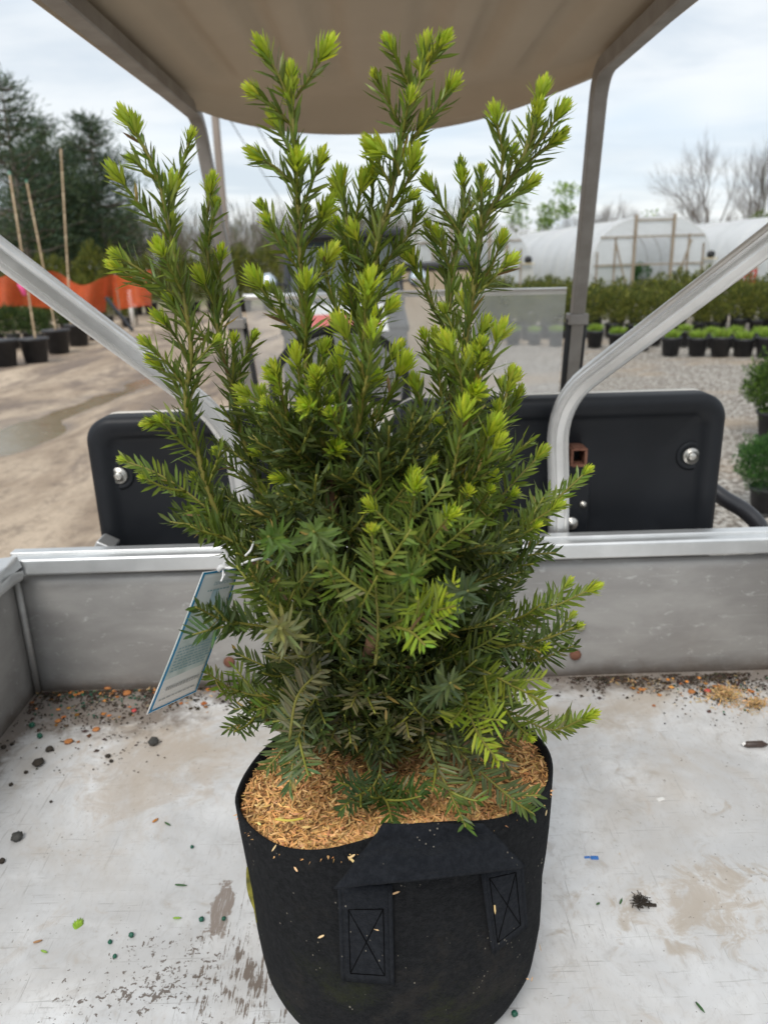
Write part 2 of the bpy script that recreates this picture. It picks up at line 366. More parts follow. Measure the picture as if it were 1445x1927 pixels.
def thing(name, loc, label, cat, group=None):
    o = bpy.data.objects.new(name, None); COL.objects.link(o); o.location = loc; o.empty_display_size = .1
    tagp(o, label, cat, group); return o
def tagp(o, label, cat, group=None):
    o['label'] = label; o['category'] = cat
    if group: o['group'] = group
    return o
def copy_tree(o, parent=None):
    c = o.copy(); COL.objects.link(c); c.parent = parent
    for ch in list(o.children): copy_tree(ch, c)
    return c
def catmull(pts, n=6):
    pts = [V(p) for p in pts]; q = [pts[0] * 2 - pts[1]] + pts + [pts[-1] * 2 - pts[-2]]; out = []
    for i in range(1, len(q) - 2):
        for k in range(n):
            t = k / n; a, b, c, d = q[i - 1], q[i], q[i + 1], q[i + 2]
            out.append(.5 * ((2 * b) + (c - a) * t + (2 * a - 5 * b + 4 * c - d) * t * t + (3 * b - a - 3 * c + d) * t ** 3))
    out.append(pts[-1]); return out
def col_mesh(name, verts, faces, cols, off=V((0, 0, 0)), smooth=True):
    me = bpy.data.meshes.new(name); v = np.asarray(verts) - np.array(off); me.from_pydata(v.tolist(), [], faces); me.update()
    a = me.color_attributes.new('Col', 'FLOAT_COLOR', 'POINT')
    c = np.ones((len(v), 4), np.float32); c[:, :3] = cols; a.data.foreach_set('color', c.ravel())
    if smooth: me.polygons.foreach_set('use_smooth', np.ones(len(me.polygons), bool))
    return me
def blades(o, d, n, L, w, curv, col, keel=.16, rows=((0, .38), (.22, .92), (.68, 1.0)), vein=1.3):
    """narrow leaf blades (needles, hulls): arrays -> verts, faces, colours"""
    o, d, n = map(np.asarray, (o, d, n)); N = len(o)
    d = d / np.linalg.norm(d, axis=1, keepdims=True); n = n - d * (n * d).sum(1, keepdims=True)
    n = n / (np.linalg.norm(n, axis=1, keepdims=True) + 1e-9); b = np.cross(d, n)
    L, w, curv = [np.asarray(x).reshape(-1, 1) for x in (L, w, curv)]
    P = []; C = []; col = np.asarray(col)
    for t, f in rows:
        p = o + d * L * t + n * curv * L * t * t
        P += [p - b * w * .5 * f, p - n * keel * w * f, p + b * w * .5 * f]; C += [col, col * vein, col]
    P.append(o + d * L + n * curv * L); C.append(col * 1.05)
    k = len(P); P = np.stack(P, 1).reshape(-1, 3); C = np.stack(C, 1).reshape(-1, 3)
    pat = []
    for r in range(len(rows) - 1):
        q = r * 3; pat += [(q, q + 1, q + 4, q + 3), (q + 1, q + 2, q + 5, q + 4)]
    q = (len(rows) - 1) * 3; pat += [(q, q + 1, q + 3), (q + 1, q + 2, q + 3)]
    faces = [tuple(i * k + j for j in f) for i in range(N) for f in pat]
    return P, faces, np.clip(C, 0, 1)
def rhombs(o, d, n, L, w, col):
    o, d, n = map(np.asarray, (o, d, n)); N = len(o)
    d = d / np.linalg.norm(d, axis=1, keepdims=True); b = np.cross(d, n); b /= (np.linalg.norm(b, axis=1, keepdims=True) + 1e-9)
    L = np.asarray(L).reshape(-1, 1); w = np.asarray(w).reshape(-1, 1)
    P = np.stack([o, o + d * L * .5 - b * w * .5, o + d * L, o + d * L * .5 + b * w * .5], 1).reshape(-1, 3)
    C = np.repeat(np.asarray(col), 4, 0)
    return P, [(4 * i, 4 * i + 1, 4 * i + 2, 4 * i + 3) for i in range(N)], C
def rdirs(N): 
    v = rng.normal(size=(N, 3)); return v / np.linalg.norm(v, axis=1, keepdims=True)
def octas(o, size, col, flat=.6):
    N = len(o); P = []; base = np.array([(1, 0, 0), (0, 1, 0), (-1, 0, 0), (0, -1, 0), (0, 0, 1), (0, 0, -1)], float)
    sc = rng.uniform(.6, 1.3, (N, 6, 1)); ang = rng.uniform(0, 6.28, N); ca, sa = np.cos(ang), np.sin(ang)
    b = base[None] * sc; b[..., 2] *= flat; x = b[..., 0] * ca[:, None] - b[..., 1] * sa[:, None]; y = b[..., 0] * sa[:, None] + b[..., 1] * ca[:, None]
    b = np.stack([x, y, b[..., 2]], -1) * np.asarray(size).reshape(-1, 1, 1) + np.asarray(o)[:, None]
    f = [(0, 1, 4), (1, 2, 4), (2, 3, 4), (3, 0, 4), (1, 0, 5), (2, 1, 5), (3, 2, 5), (0, 3, 5)]
    return b.reshape(-1, 3), [tuple(6 * i + k for k in q) for i in range(N) for q in f], np.repeat(np.asarray(col), 6, 0)
def merge(parts):
    P, Fc, C, k = [], [], [], 0
    for p, f, c in parts:
        P.append(p); C.append(c); Fc += [tuple(i + k for i in q) for q in f]; k += len(p)
    return np.concatenate(P), Fc, np.concatenate(C)
def fuzz(col, N, s=.2):
    c = np.array(col)[None] * (1 + rng.normal(0, s, (N, 1))) * (1 + rng.normal(0, s * .3, (N, 3))); return np.clip(c, .002, 1)

# ================================================================ THE SETTING
gm = MB()
gx = [-260, -120, -60, -30, -16] + [x * .2 - 12 for x in range(0, 61)] + [x * .5 + .5 for x in range(0, 36)] + [24, 40, 80, 160, 300]
gy = [-60, -20, -6] + [y * .2 - 2 for y in range(0, 90)] + [y * .5 + 16 for y in range(0, 25)] + [32, 40, 60, 100, 180, 400]
TRK = [(at(0, 830, Z=0).xy, at(130, 762, Z=0).xy), (at(130, 762, Z=0).xy, at(300, 700, Z=0).xy)]
for y in gy:
    for x in gx:
        h = 0.035 * mnoise.noise(V((x * .6, y * .35, 0))) + .012 * mnoise.noise(V((x * 2.3, y * 1.4, 5))) - .04
        dpr = min((V((x, y)) - (w0 + (w1 - w0) * min(1, max(0, (V((x, y)) - w0).dot(w1 - w0) / (w1 - w0).length_squared)))).length for w0, w1 in TRK)
        h -= .050 * math.exp(-(dpr / .45) ** 2) - .028 * mnoise.noise(V((x * 1.6, y * 1.1, 8))) * math.exp(-(dpr / .8) ** 2)
        gm.v.append((x, y, h if abs(x) < 20 and y < 30 else -.04))
nx = len(gx)
for j in range(len(gy) - 1):
    for i in range(nx - 1): gm.f.append((j * nx + i, j * nx + i + 1, (j + 1) * nx + i + 1, (j + 1) * nx + i))
g = gm.build('ground', ground_m, smooth=True, kind='structure')
def irregular(name, outline_px, mat, z, jit, kind='structure'):
    pts = catmull([at(px, py, Z=z) for px, py in outline_px + outline_px[:1]], 6)[:-1]
    b = MB(); c = sum(pts, V((0, 0, 0))) / len(pts)
    b.v = [tuple(c)] + [tuple(p + V((mnoise.noise(p * 2), mnoise.noise(p * 2 + V((9, 0, 0))), 0)) * jit) for p in pts]
    b.f = [(0, 1 + i, 1 + (i + 1) % len(pts)) for i in range(len(pts))]
    o = b.build(name, mat, kind=kind)
    for v in o.data.vertices: v.co.z = z
    return o
irregular('puddle', [(-20, 900), (-40, 800), (60, 740), (200, 690), (300, 680), (330, 720), (235, 775), (110, 850)], puddle_m, -.086, .05)

# ================================================================ UTILITY CART
cart = thing('utility_cart', (0.04, 1.3, 0), 'utility cart with aluminium cargo bed, black seat backs and beige canopy roof', 'cart')
FZ, HY, HT = .72, 1.372, 1.012
LX, RX = -.715, .80
b = MB(); b.box(((LX + RX) / 2, (HY - .35) / 2, FZ - .006), (RX - LX, HY + .35, .012)); b.build('bed_floor', floor_m, cart)
def wall_sheet(fn, n=24, m=6):
    w = MB(); w.grid(fn, n, m); return w
def hb(u, v):
    x = LX + (RX - LX) * u; z = FZ - .01 + (HT - .03 - FZ) * v
    return (x, HY + .004 * mnoise.noise(V((x * 4, z * 5, 2))), z)
head = wall_sheet(hb, 40, 10).build('headboard', wall_m, cart, smooth=True, solid=.005)
b = MB(); b.box(((LX + RX) / 2, HY - .002, HT - .014), (RX - LX, .046, .034)); b.build('top_rail', rail_m, head, bevel=.006)
b = MB(); b.box(((LX + RX) / 2, HY + .012, HT + .004), (RX - LX, .024, .008)); b.build('rail_lip', rail_m, head, bevel=.003)
def dome(c, r, h, n=16, axis='Y'):
    w = MB(); w.lathe(c, [(r, -.002), (r, h * .3), (r * .8, h * .8), (r * .35, h), (.0005, h * 1.02)], n, axis); return w
for px, py, mt, r in [(1082, 1232, rust_m, .0115), (432, 1245, rust_m, .0115), (1091, 1178, steel_m, .0105)]:
    p = at(px, py, Y=HY - .003); dome((p.x, p.y - .001, p.z), r, .007).build('bolt', mt, head, smooth=True)
def side_wall(X, name):
    def sw(u, v):
        y = -.35 + (HY + .35) * u; z = FZ - .01 + (HT - .03 - FZ) * v
        return (X + .004 * mnoise.noise(V((y * 4, z * 5, X))), y, z)
    s_ = wall_sheet(sw, 40, 8).build('side_wall', wall_m, cart, smooth=True, solid=.005)
    q = MB()
    sg = 1 if X < 0 else -1
    def rl(u, v):
        y = -.35 + (HY - .03 + .35) * u; a = v * 2 * math.pi
        cr = max(0, 1 - abs(y - (HY - .07)) / .12) * .012
        j = V((mnoise.noise(V((y * 22, v * 3, 1))), 0, mnoise.noise(V((y * 22, v * 3, 7))))) * cr
        cx, cz = math.cos(a), math.sin(a); k = max(abs(cx), abs(cz))
        return V((X + sg * .004 + cx / k * .026, y, HT - .012 + cz / k * .019)) + j
    q.grid(rl, 60, 24); q.build('side_rail', rail_m, s_, smooth=True)
    return s_
side_wall(LX, 'left'); side_wall(RX, 'right')
# silicone-like seam in the corner
b = MB(); b.tube([(LX + .008, HY - .008, FZ), (LX + .008, HY - .008, HT - .04)], .007, 8); b.build('corner_seam', wall_m, head, smooth=True)
# grey bracket behind the rail at the left
b = MB(); p = at(188, 1030, Y=HY + .05); b.box((p.x, HY + .06, p.z - .02), (.035, .05, .07), Euler((0, .5, 0))); b.build('bracket', alum, cart, bevel=.004)

# ---- seat backs
def rrect(x0, x1, z0, z1, r, inset, n=8):
    x0 += inset; x1 -= inset; z0 += inset; z1 -= inset; r = max(r - inset * .6, .008); out = []
    for cx, cz, a0 in ((x1 - r, z0 + r, -90), (x1 - r, z1 - r, 0), (x0 + r, z1 - r, 90), (x0 + r, z0 + r, 180)):
        for k in range(n + 1):
            a = math.radians(a0 + 90 * k / n); out.append((cx + r * math.cos(a), cz + r * math.sin(a)))
    return out
def seat_back(x0, x1, z0, z1, Y, bolts):
    lean = .10
    w = MB(); loops = [(0, .05), (0, .012), (.004, .004), (.012, 0), (.030, .001), (.040, .010), (.052, .019), (.14, .020)]
    n = None
    for ins, dy in loops:
        L_ = rrect(x0, x1, z0, z1, .05, ins); n = len(L_)
        w.v += [(x, Y + dy - lean * (z - z0) * .0, z) for x, z in L_]
    for i in range(len(loops) - 1):
        for k in range(n): w.f.append((i * n + k, i * n + (k + 1) % n, (i + 1) * n + (k + 1) % n, (i + 1) * n + k))
    w.f.append(tuple((len(loops) - 1) * n + k for k in range(n)))
    s_ = w.build('seat_back', seat_m, cart, smooth=True)
    c = MB(); loops = [(.012, .045), (.004, .052), (.004, .072), (.02, .085)]
    for ins, dy in loops:
        L_ = rrect(x0, x1, z0 + .02, z1 + .004, .05, ins); n = len(L_); c.v += [(x, Y + dy, z) for x, z in L_]
    for i in range(len(loops) - 1):
        for k in range(n): c.f.append((i * n + k, i * n + (k + 1) % n, (i + 1) * n + (k + 1) % n, (i + 1) * n + k))
    c.f.append(tuple((len(loops) - 1) * n + k for k in range(n))); c.f.append(tuple(range(n - 1, -1, -1)))
    c.build('cushion', cream_m, s_, smooth=True)
    for px, py in bolts:
        p = at(px, py, Y=Y + .008)
        q = MB(); q.lathe((p.x, Y + .019, p.z), [(.030, -.001), (.030, .0015), (.024, .0035), (.021, .0015), (.019, .001)], 24, 'Y'); q.build('bolt_recess', seat_m, s_, smooth=True)
        q = MB(); q.lathe((p.x, Y + .0175, p.z), [(.0172, 0), (.0172, .003), (.0155, .0045), (.0085, .0046), (.0085, .008), (.0065, .010), (.001, .0102)], 24, 'Y'); q.build('bolt', steel_m, s_, smooth=True)
SY = 1.47
pL, pR, pT = at(155, 800, Y=SY), at(1372, 760, Y=SY), at(1200, 738, Y=SY)
zt = pT.z - .008; zb = .88
seat_back(pL.x, at(708, 800, Y=SY).x, zb, at(250, 786, Y=SY).z, SY, [(222, 897)])
seat_back(at(738, 800, Y=SY).x, pR.x, zb, zt, SY, [(1303, 860)])
b = MB(); b.box(((pL.x + pR.x) / 2, SY + .33, .86), (pR.x - pL.x, .5, .12)); b.build('seat_cushion', cream_m, cart, bevel=.03)
b = MB(); b.box(((pL.x + pR.x) / 2, SY + .33, .60), (pR.x - pL.x - .04, .52, .40)); b.build('seat_base', seat_m, cart, bevel=.02)
# rusty square tube end and bracket on the right seat back
p = at(1088, 860, Y=SY - .02); w = .0135; q = MB()
for dx, dz, sx_, sz_ in ((-w, 0, .005, .034), (w, 0, .005, .034), (0, w * 1.2, .022, .005), (0, -w * 1.2, .022, .005)):
    q.box((p.x + dx, SY + .005, p.z + dz), (sx_, .06, sz_))
q.build('square_tube_end', rust_m, cart)
q = MB(); q.box((p.x, SY + .028, p.z), (.026, .006, .032)); q.build('tube_hollow', black_m, cart)
q = MB(); p = at(1080, 960, Y=SY - .01); q.box((p.x + .004, SY - .004, p.z - .01), (.05, .012, .13)); q.build('mounting_plate', seat_m, cart, bevel=.003)
for px, py, r in ((1075, 986, .0135), (1097, 950, .007)):
    p = at(px, py, Y=SY - .015); q = MB(); q.lathe((p.x, SY - .009, p.z), [(r, 0), (r, .004), (r * .9, .006), (r * .5, .006), (r * .45, .010), (.0005, .0105)], 20, 'Y'); q.build('bolt', steel_m, cart, smooth=True)
# hip-restraint tube
q = MB(); q.tube(catmull([at(1330, 915, Y=SY + .13), at(1362, 938, Y=SY + .11), at(1405, 965, Y=SY + .09), at(1432, 1000, Y=SY + .07), at(1436, 1060, Y=SY + .06), at(1437, 1120, Y=SY + .06)], 6), .0175, 14); q.build('hip_restraint', tubeb_m, cart, smooth=True)

# ---- aluminium struts
prof = []
for k in range(40):
    a = 2 * math.pi * k / 40; cx, cy = math.cos(a), math.sin(a)
    e = (abs(cx) ** 3.2 + abs(cy) ** 3.2) ** (-1 / 3.2)
    prof.append([cx * e * 1.0, cy * e * 1.15])
for k in (3, 6, 9, 17, 23, 31, 34, 37): prof[k] = [prof[k][0] * .86, prof[k][1] * .86]
for k in (12, 13): prof[k] = [prof[k][0] * 1.06, prof[k][1] * 1.06]
def strut(pts):
    q = MB(); q.tube(pts, .0168, prof=prof, up=(0, -1, .3)); o = q.build('roof_strut', alum, cart, smooth=True)
    md = o.modifiers.new('es', 'EDGE_SPLIT'); md.split_angle = math.radians(38)
def bend(path, r, n=8):
    path = [V(p) for p in path]; out = [path[0]]
    for i in range(1, len(path) - 1):
        a = path[i] + (path[i - 1] - path[i]).normalized() * r; c = path[i] + (path[i + 1] - path[i]).normalized() * r
        for k in range(n + 1):
            t = k / n; out.append(a * (1 - t) ** 2 + path[i] * 2 * t * (1 - t) + c * t * t)
    out.append(path[-1]); return out
SYs = 1.425
RXr = .60
strut(bend([at(1046, 1120, Y=SYs), at(1052, 950, Y=SYs), at(1046, 756, Y=SYs), at(1560, 365, Y=1.10), V((.66, .99, 1.86)), V((.60, .96, 1.95))], .09))
strut(bend([at(470, 1140, Y=SYs), at(462, 950, Y=SYs), at(432, 800, Y=SYs), at(-120, 386, Y=1.10), V((-.64, .99, 1.86)), V((-.57, .96, 1.95))], .09))

# ---- roof
RH = 1.935; Y0, Y1 = .88, 2.62
XL, XR = at(160, 73, Z=RH - .03).x, at(1225, 70, Z=RH - .03).x
XC, HWd = (XL + XR) / 2, (XR - XL) / 2
def roofz(x, y):
    a = (x - XC) / HWd
    z = RH + .035 * (1 - a * a)
    for rc, rw, rd in ((.20, .06, .022), (.45, .05, .026), (.72, .05, .020), (-.20, .06, .022), (-.45, .05, .026), (-.72, .05, .020)):
        fade = min(1, max(0, (2.30 - .22 * abs(a) - y) / .12)) * min(1, max(0, (y - Y0 - .1) / .1))
        z += rd * math.exp(-((a - rc) / rw) ** 4) * fade
    return z
def roof_pt(u, v, dz=0):
    a = u * 2 - 1
    # front edge is bowed; corners rounded
    yf = Y1 - .40 * abs(a) ** 2.2 - (.20 if a > 0 else 0) * abs(a) ** 1.5 - .06 * abs(a) ** 14
    y = Y0 + (yf - Y0) * v
    x = XC + HWd * a * (1 - .05 * max(0, (v - .85) / .15) ** 2)
    lip = max(max(0, (v - .90) / .10) ** 1.6 * (.075 - .045 * abs(a) ** 3), max(0, (abs(a) - .95) / .05) ** 1.5 * .030)
    return (x, y, roofz(x, y) - lip + dz)
rf = MB(); rf.grid(lambda u, v: roof_pt(u, v), 72, 50); roof = rf.build('roof', roof_m, cart, smooth=True)
md = roof.modifiers.new('solid', 'SOLIDIFY'); md.thickness = .014; md.offset = 1
PTL, PTR = at(372, 220, Z=RH - .030), at(1130, 136, Z=RH - .030)
PBL, PBR = at(462, 690, Y=2.36), at(1072, 735, Y=2.25)
sqp = [(1, -.85), (1, .85), (.85, 1), (-.85, 1), (-1, .85), (-1, -.85), (-.85, -1), (.85, -1)]
def post(top, base, tx):
    d = (top - base).normalized(); low = base - d * .55
    q = MB(); back = V((tx, .95, top.z + .004))
    q.tube(bend([low, top + V((0, 0, .006)), back], .07, 8), .0168, prof=sqp, up=(0, 1, 0)); o = q.build('roof_post', post_m, cart, smooth=True)
    md = o.modifiers.new('es', 'EDGE_SPLIT'); md.split_angle = math.radians(35)
    return low
lowL = post(PTL, PBL, XL + .045); lowR = post(PTR, PBR, XR - .045)
# windscreen (lower half folded up between the posts) with rubber clips
def on_post(top, base, z): return base + (top - base) * ((z - base.z) / (top.z - base.z))
WL, WR = at(452, 560, Y=2.33), at(1082, 545, Y=2.18)
a0, a1 = on_post(PTL, PBL, WL.z) + V((.03, .02, 0)), on_post(PTR, PBR, WR.z) + V((-.03, .02, 0))
b0, b1 = on_post(PTL, PBL, 1.0) + V((.03, .02, 0)), on_post(PTR, PBR, 1.0) + V((-.03, .02, 0))
q = MB(); q.add([a0, a1, b1, b0], [(0, 1, 2, 3)]); ws = q.build('windscreen', wind_m, cart)
q = MB(); q.tube([a0, a1], .009, 8); q.build('windscreen_edge', alum, ws)
for s_, (tp, bs) in ((1, (PTL, PBL)), (-1, (PTR, PBR))):
    q = MB(); t0, t1 = on_post(tp, bs, 1.36), on_post(tp, bs, .95)
    q.tube([t0 + V((s_ * .022, -.004, 0)), t1 + V((s_ * .022, -.004, 0))], .0085, 8); q.build('rubber_seal', black_m, cart, smooth=True)
    q = MB(); q.tube([t0 + V((-s_ * .022, -.004, 0)), t1 + V((-s_ * .022, -.004, 0))], .0065, 8); q.build('rubber_seal', black_m, cart, smooth=True)
    q = MB(); q.box(t0, (.052, .052, .03)); q.build('hinge_clip', post_m, cart, bevel=.004)
# cowl and steering wheel
q = MB(); q.box((.05, 2.48, .74), (1.08, .42, .50)); q.build('cowl', cream_m, cart, bevel=.06)
wc = at(640, 728, Y=1.98); ax = V((0, -.80, .60)).normalized(); e1 = V((1, 0, 0)); e2 = ax.cross(e1).normalized()
q = MB(); q.tube([wc + (e1 * math.cos(a) + e2 * math.sin(a)) * .172 for a in [2 * math.pi * k / 48 for k in range(49)]], .0115, 12, cap=False); sw = q.build('steering_wheel', black_m, cart, smooth=True)
q = MB()
for a in (math.radians(100), math.radians(220), math.radians(340)): q.tube([wc - ax * .03, wc + (e1 * math.cos(a) + e2 * math.sin(a)) * .168], .011, 8)
q.build('spoke', black_m, sw, smooth=True)
q = MB(); q.tube([wc - ax * .005, wc - ax * .05], .045, 18); q.build('hub', black_m, sw, smooth=True)
q = MB(); q.tube([wc - ax * .04, V((wc.x, 2.45, .95))], .022, 12); q.build('steering_column', black_m, cart, smooth=True)
# chassis below the bed so that the cart stands on the ground
q = MB(); q.box((.04, .75, .60), (.9, 2.1, .16)); q.box((.04, 2.2, .42), (1.0, 1.4, .12)); q.build('chassis', black_m, cart, bevel=.01)
for X in (-.50, .58):
    for Y in (.35, 2.6):
        q = MB(); q.lathe((X - .1, Y, .265), [(.15, 0), (.26, .01), (.285, .04), (.285, .16), (.26, .19), (.15, .2)], 28, 'X'); wh = q.build('wheel', black_m, cart, smooth=True)
        q = MB(); q.lathe((X - .105, Y, .265), [(.03, 0), (.145, .005), (.15, .03), (.15, .18), (.145, .205), (.03, .21)], 24, 'X'); q.build('rim', white_m, wh, smooth=True)

# ================================================================ FABRIC GROW BAG
BC = V((.002, .69, FZ))
bag = thing('grow_bag', (BC.x, BC.y, FZ), 'black felt grow bag with folded handle standing on the bed floor', 'grow bag')
RXB, RYF, RYB = .169, .126, .145
def rimz(th):
    d = (math.degrees(th) - 285 + 180) % 360 - 180
    return 1.010 + .011 * math.cos(th) + .036 * math.exp(-(d / 38) ** 2) + .004 * math.sin(3 * th + 1)
PROF = [(0, .60), (.004, .72), (.018, .83), (.045, .905), (.09, .945), (.16, .965), (.24, .985), (1.0, 1.0)]
def bk(h):                                # radius factor at height h above the floor
    for (h0, k0), (h1, k1) in zip(PROF, PROF[1:]):
        if h <= h1: return k0 + (k1 - k0) * max(0, (h - h0)) / (h1 - h0)
    return 1.0
def bag_r(th, h):
    ry = RYF if math.sin(th) < 0 else RYB
    r = 1 / math.sqrt((math.cos(th) / RXB) ** 2 + (math.sin(th) / ry) ** 2)
    wob = 1 + .020 * mnoise.noise(V((math.cos(th) * 2, math.sin(th) * 2, h * 9))) + .008 * mnoise.noise(V((math.cos(th) * 5, math.sin(th) * 5, h * 20)))
    return r * bk(h) * wob
def bag_pt(th, h, off=0): r = bag_r(th, h) + off; return V((BC.x + r * math.cos(th), BC.y + r * math.sin(th), FZ + h))
NT = 120; q = MB(); hs = [.0006, .006, .018, .032, .05, .075, .105, .14, .175, .21, .24]
rows = []
for h in hs: rows.append([bag_pt(2 * math.pi * k / NT, h) for k in range(NT)])
for fr in (.5, 1.0): rows.append([bag_pt(2 * math.pi * k / NT, .24 + (rimz(2 * math.pi * k / NT) - FZ - .24) * fr) for k in range(NT)])
rows.append([bag_pt(2 * math.pi * k / NT, rimz(2 * math.pi * k / NT) - FZ + .002, -.002) for k in range(NT)])
rows.append([bag_pt(2 * math.pi * k / NT, rimz(2 * math.pi * k / NT) - FZ, -.0042) for k in range(NT)])
rows.append([bag_pt(2 * math.pi * k / NT, .20, -.0042) for k in range(NT)])
for i, r_ in enumerate(rows): q.v += [tuple(p) for p in r_]
for i in range(len(rows) - 1):
    for k in range(NT): q.f.append((i * NT + k, i * NT + (k + 1) % NT, (i + 1) * NT + (k + 1) % NT, (i + 1) * NT + k))
q.f.append(tuple(range(NT - 1, -1, -1)))
q.build('bag_wall', felt_m, bag, smooth=True)
def bag_hit(px, py, off=0.0):
    d = EU * ((px - 722.5) / F) + EV * ((963.5 - py) / F) + FW; o = V((0, 0, CZ)); t = .35
    while t < 1.3:
        p = o + d * t; h = p.z - FZ; dx, dy = p.x - BC.x, p.y - BC.y; th = math.atan2(dy, dx)
        if math.hypot(dx, dy) <= bag_r(th, max(.0, min(h, .35))) + off: return p
        t += .0006
    return o + d * .82
def patch(corners, offs, nu, nv, fn=None):
    """felt strip laid on the bag between four sight lines (TL, TR, BR, BL)"""
    def f(u, v):
        px = (corners[0][0] * (1 - u) + corners[1][0] * u) * (1 - v) + (corners[3][0] * (1 - u) + corners[2][0] * u) * v
        py = (corners[0][1] * (1 - u) + corners[1][1] * u) * (1 - v) + (corners[3][1] * (1 - u) + corners[2][1] * u) * v
        o_ = offs[0] * (1 - v) + offs[1] * v + (fn(u, v) if fn else 0)
        return bag_hit(px, py, o_)
    w = MB(); w.grid(f, nu, nv); return w
hnd = patch([(722, 1551), (908, 1549), (988, 1632), (629, 1673)], (.004, .036), 48, 26, lambda u, v: .0030 * math.sin(v * 11 + u * 2.2 + 2 * mnoise.noise(V((u * 3, v * 2, 0)))) * (1 - v * .6) + .004 * math.sin(u * math.pi) * v).build('handle', strap_m, bag, smooth=True, solid=.004)
pA = [(640, 1668), (734, 1664), (738, 1850), (646, 1843)]; pB = [(908, 1640), (980, 1628), (989, 1742), (928, 1792)]
for P_ in (pA, pB):
    pt = patch(P_, (.0028, .0028), 8, 14).build('handle_patch', strap_m, bag, smooth=True, solid=.004)
    # folded inner edge of the strap
    s_ = 1 if P_ is pA else 0
    e0, e1_ = (P_[1], P_[2]) if P_ is pA else (P_[0], P_[3])
    w = MB(); w.tube([bag_hit(e0[0] * (1 - t) + e1_[0] * t, e0[1] * (1 - t) + e1_[1] * t, .004) for t in [k / 10 for k in range(11)]], .0022, 8); w.build('strap_edge', strap_m, pt, smooth=True)
    e0, e1_ = (P_[0], P_[3]) if P_ is pA else (P_[1], P_[2])
    w = MB(); w.tube([bag_hit(e0[0] * (1 - t) + e1_[0] * t, e0[1] * (1 - t) + e1_[1] * t, .0035) for t in [k / 10 for k in range(11)]], .0024, 8); w.build('strap_edge', strap_m, pt, smooth=True)
    def inner(u, v): 
        return ((P_[0][0] * (1 - u) + P_[1][0] * u) * (1 - v) + (P_[3][0] * (1 - u) + P_[2][0] * u) * v, (P_[0][1] * (1 - u) + P_[1][1] * u) * (1 - v) + (P_[3][1] * (1 - u) + P_[2][1] * u) * v)
    w = MB(); v0 = .25 if P_ is pA else .1
    for (u0, w0), (u1, w1) in (((.15, .93), (.85, v0)), ((.15, v0), (.85, .93)), ((.15, v0), (.85, v0)), ((.15, .93), (.85, .93)), ((.15, v0), (.15, .93)), ((.85, v0), (.85, .93))):
        a_, b_ = inner(u0, w0), inner(u1, w1)
        w.tube([bag_hit(a_[0] * (1 - t) + b_[0] * t, a_[1] * (1 - t) + b_[1] * t, .0049) for t in [k / 8 for k in range(9)]], .00055, 5)
    w.build('stitching', thread_m, pt)
la = math.radians(192); w = MB()
w.grid(lambda u, v: bag_pt(la, .205 - .075 * v, -.002 + (.003 + .004 * math.sin(min(1, v * 1.3) * math.pi)) * u), 2, 8); w.build('side_label', yellow_m, bag, solid=.0016)

# ---- rice hull mulch
def mulch_z(x, y):
    th = math.atan2(y - BC.y, x - BC.x); rr = math.hypot(x - BC.x, y - BC.y) / max(.01, bag_r(th, .28))
    edge = rimz(th) - .010
    return edge * min(1, rr) ** 2 + (1 - min(1, rr) ** 2) * 1.008 + .004 * mnoise.noise(V((x * 25, y * 25, 3))) + .002 * mnoise.noise(V((x * 90, y * 90, 3)))
mul = thing('mulch', (BC.x, BC.y, 1.0), 'tan rice-hull mulch filling the top of the black grow bag', 'mulch')
q = MB(); NR = 14
for j in range(NR + 1):
    for k in range(60):
        th = 2 * math.pi * k / 60; r = bag_r(th, .28) * .975 * j / NR; x, y = BC.x + r * math.cos(th), BC.y + r * math.sin(th)
        q.v.append((x, y, mulch_z(x, y) - .003))
for j in range(NR):
    for k in range(60): q.f.append((j * 60 + k, j * 60 + (k + 1) % 60, (j + 1) * 60 + (k + 1) % 60, (j + 1) * 60 + k))
mb_m = simple('mulch_bed', (.22, .115, .045), (.36, .20, .085), .9, sc=120, bump=.8, bsc=260)
q.build('mulch_bed', mb_m, mul, smooth=True)
def hulls(P, cols, tilt=.35, L=(.0068, .0108)):
    N = len(P); a = rng.uniform(0, 6.283, N); d = np.stack([np.cos(a), np.sin(a), rng.normal(0, tilt, N)], 1)
    n = np.stack([rng.normal(0, .6, N), rng.normal(0, .6, N), np.ones(N)], 1)
    Ls = rng.uniform(*L, N)
    return blades(P, d, n, Ls, Ls * rng.uniform(.17, .27, N), rng.uniform(-.2, .1, N), cols, keel=-.3, rows=((0, .25), (.3, 1), (.7, .85)), vein=1.12)
pts = []
while len(pts) < 11500:
    th = random.uniform(0, 6.2832); r = math.sqrt(random.random()) * bag_r(th, .28) * .965; x, y = BC.x + r * math.cos(th), BC.y + r * math.sin(th)
    pts.append((x, y, mulch_z(x, y) + random.uniform(-.0015, .003)))
hc = fuzz((.66, .37, .145), len(pts), .22); mk = rng.random(len(pts)); hc[mk > .75] *= np.array((1.2, 1.3, 1.5)); hc[mk < .04] *= .35; hc = np.clip(hc, 0, .95)
me = col_mesh('rice_hulls', *hulls(pts, hc), off=mul.location); link('rice_hulls', me, chip_m, mul, 'stuff')

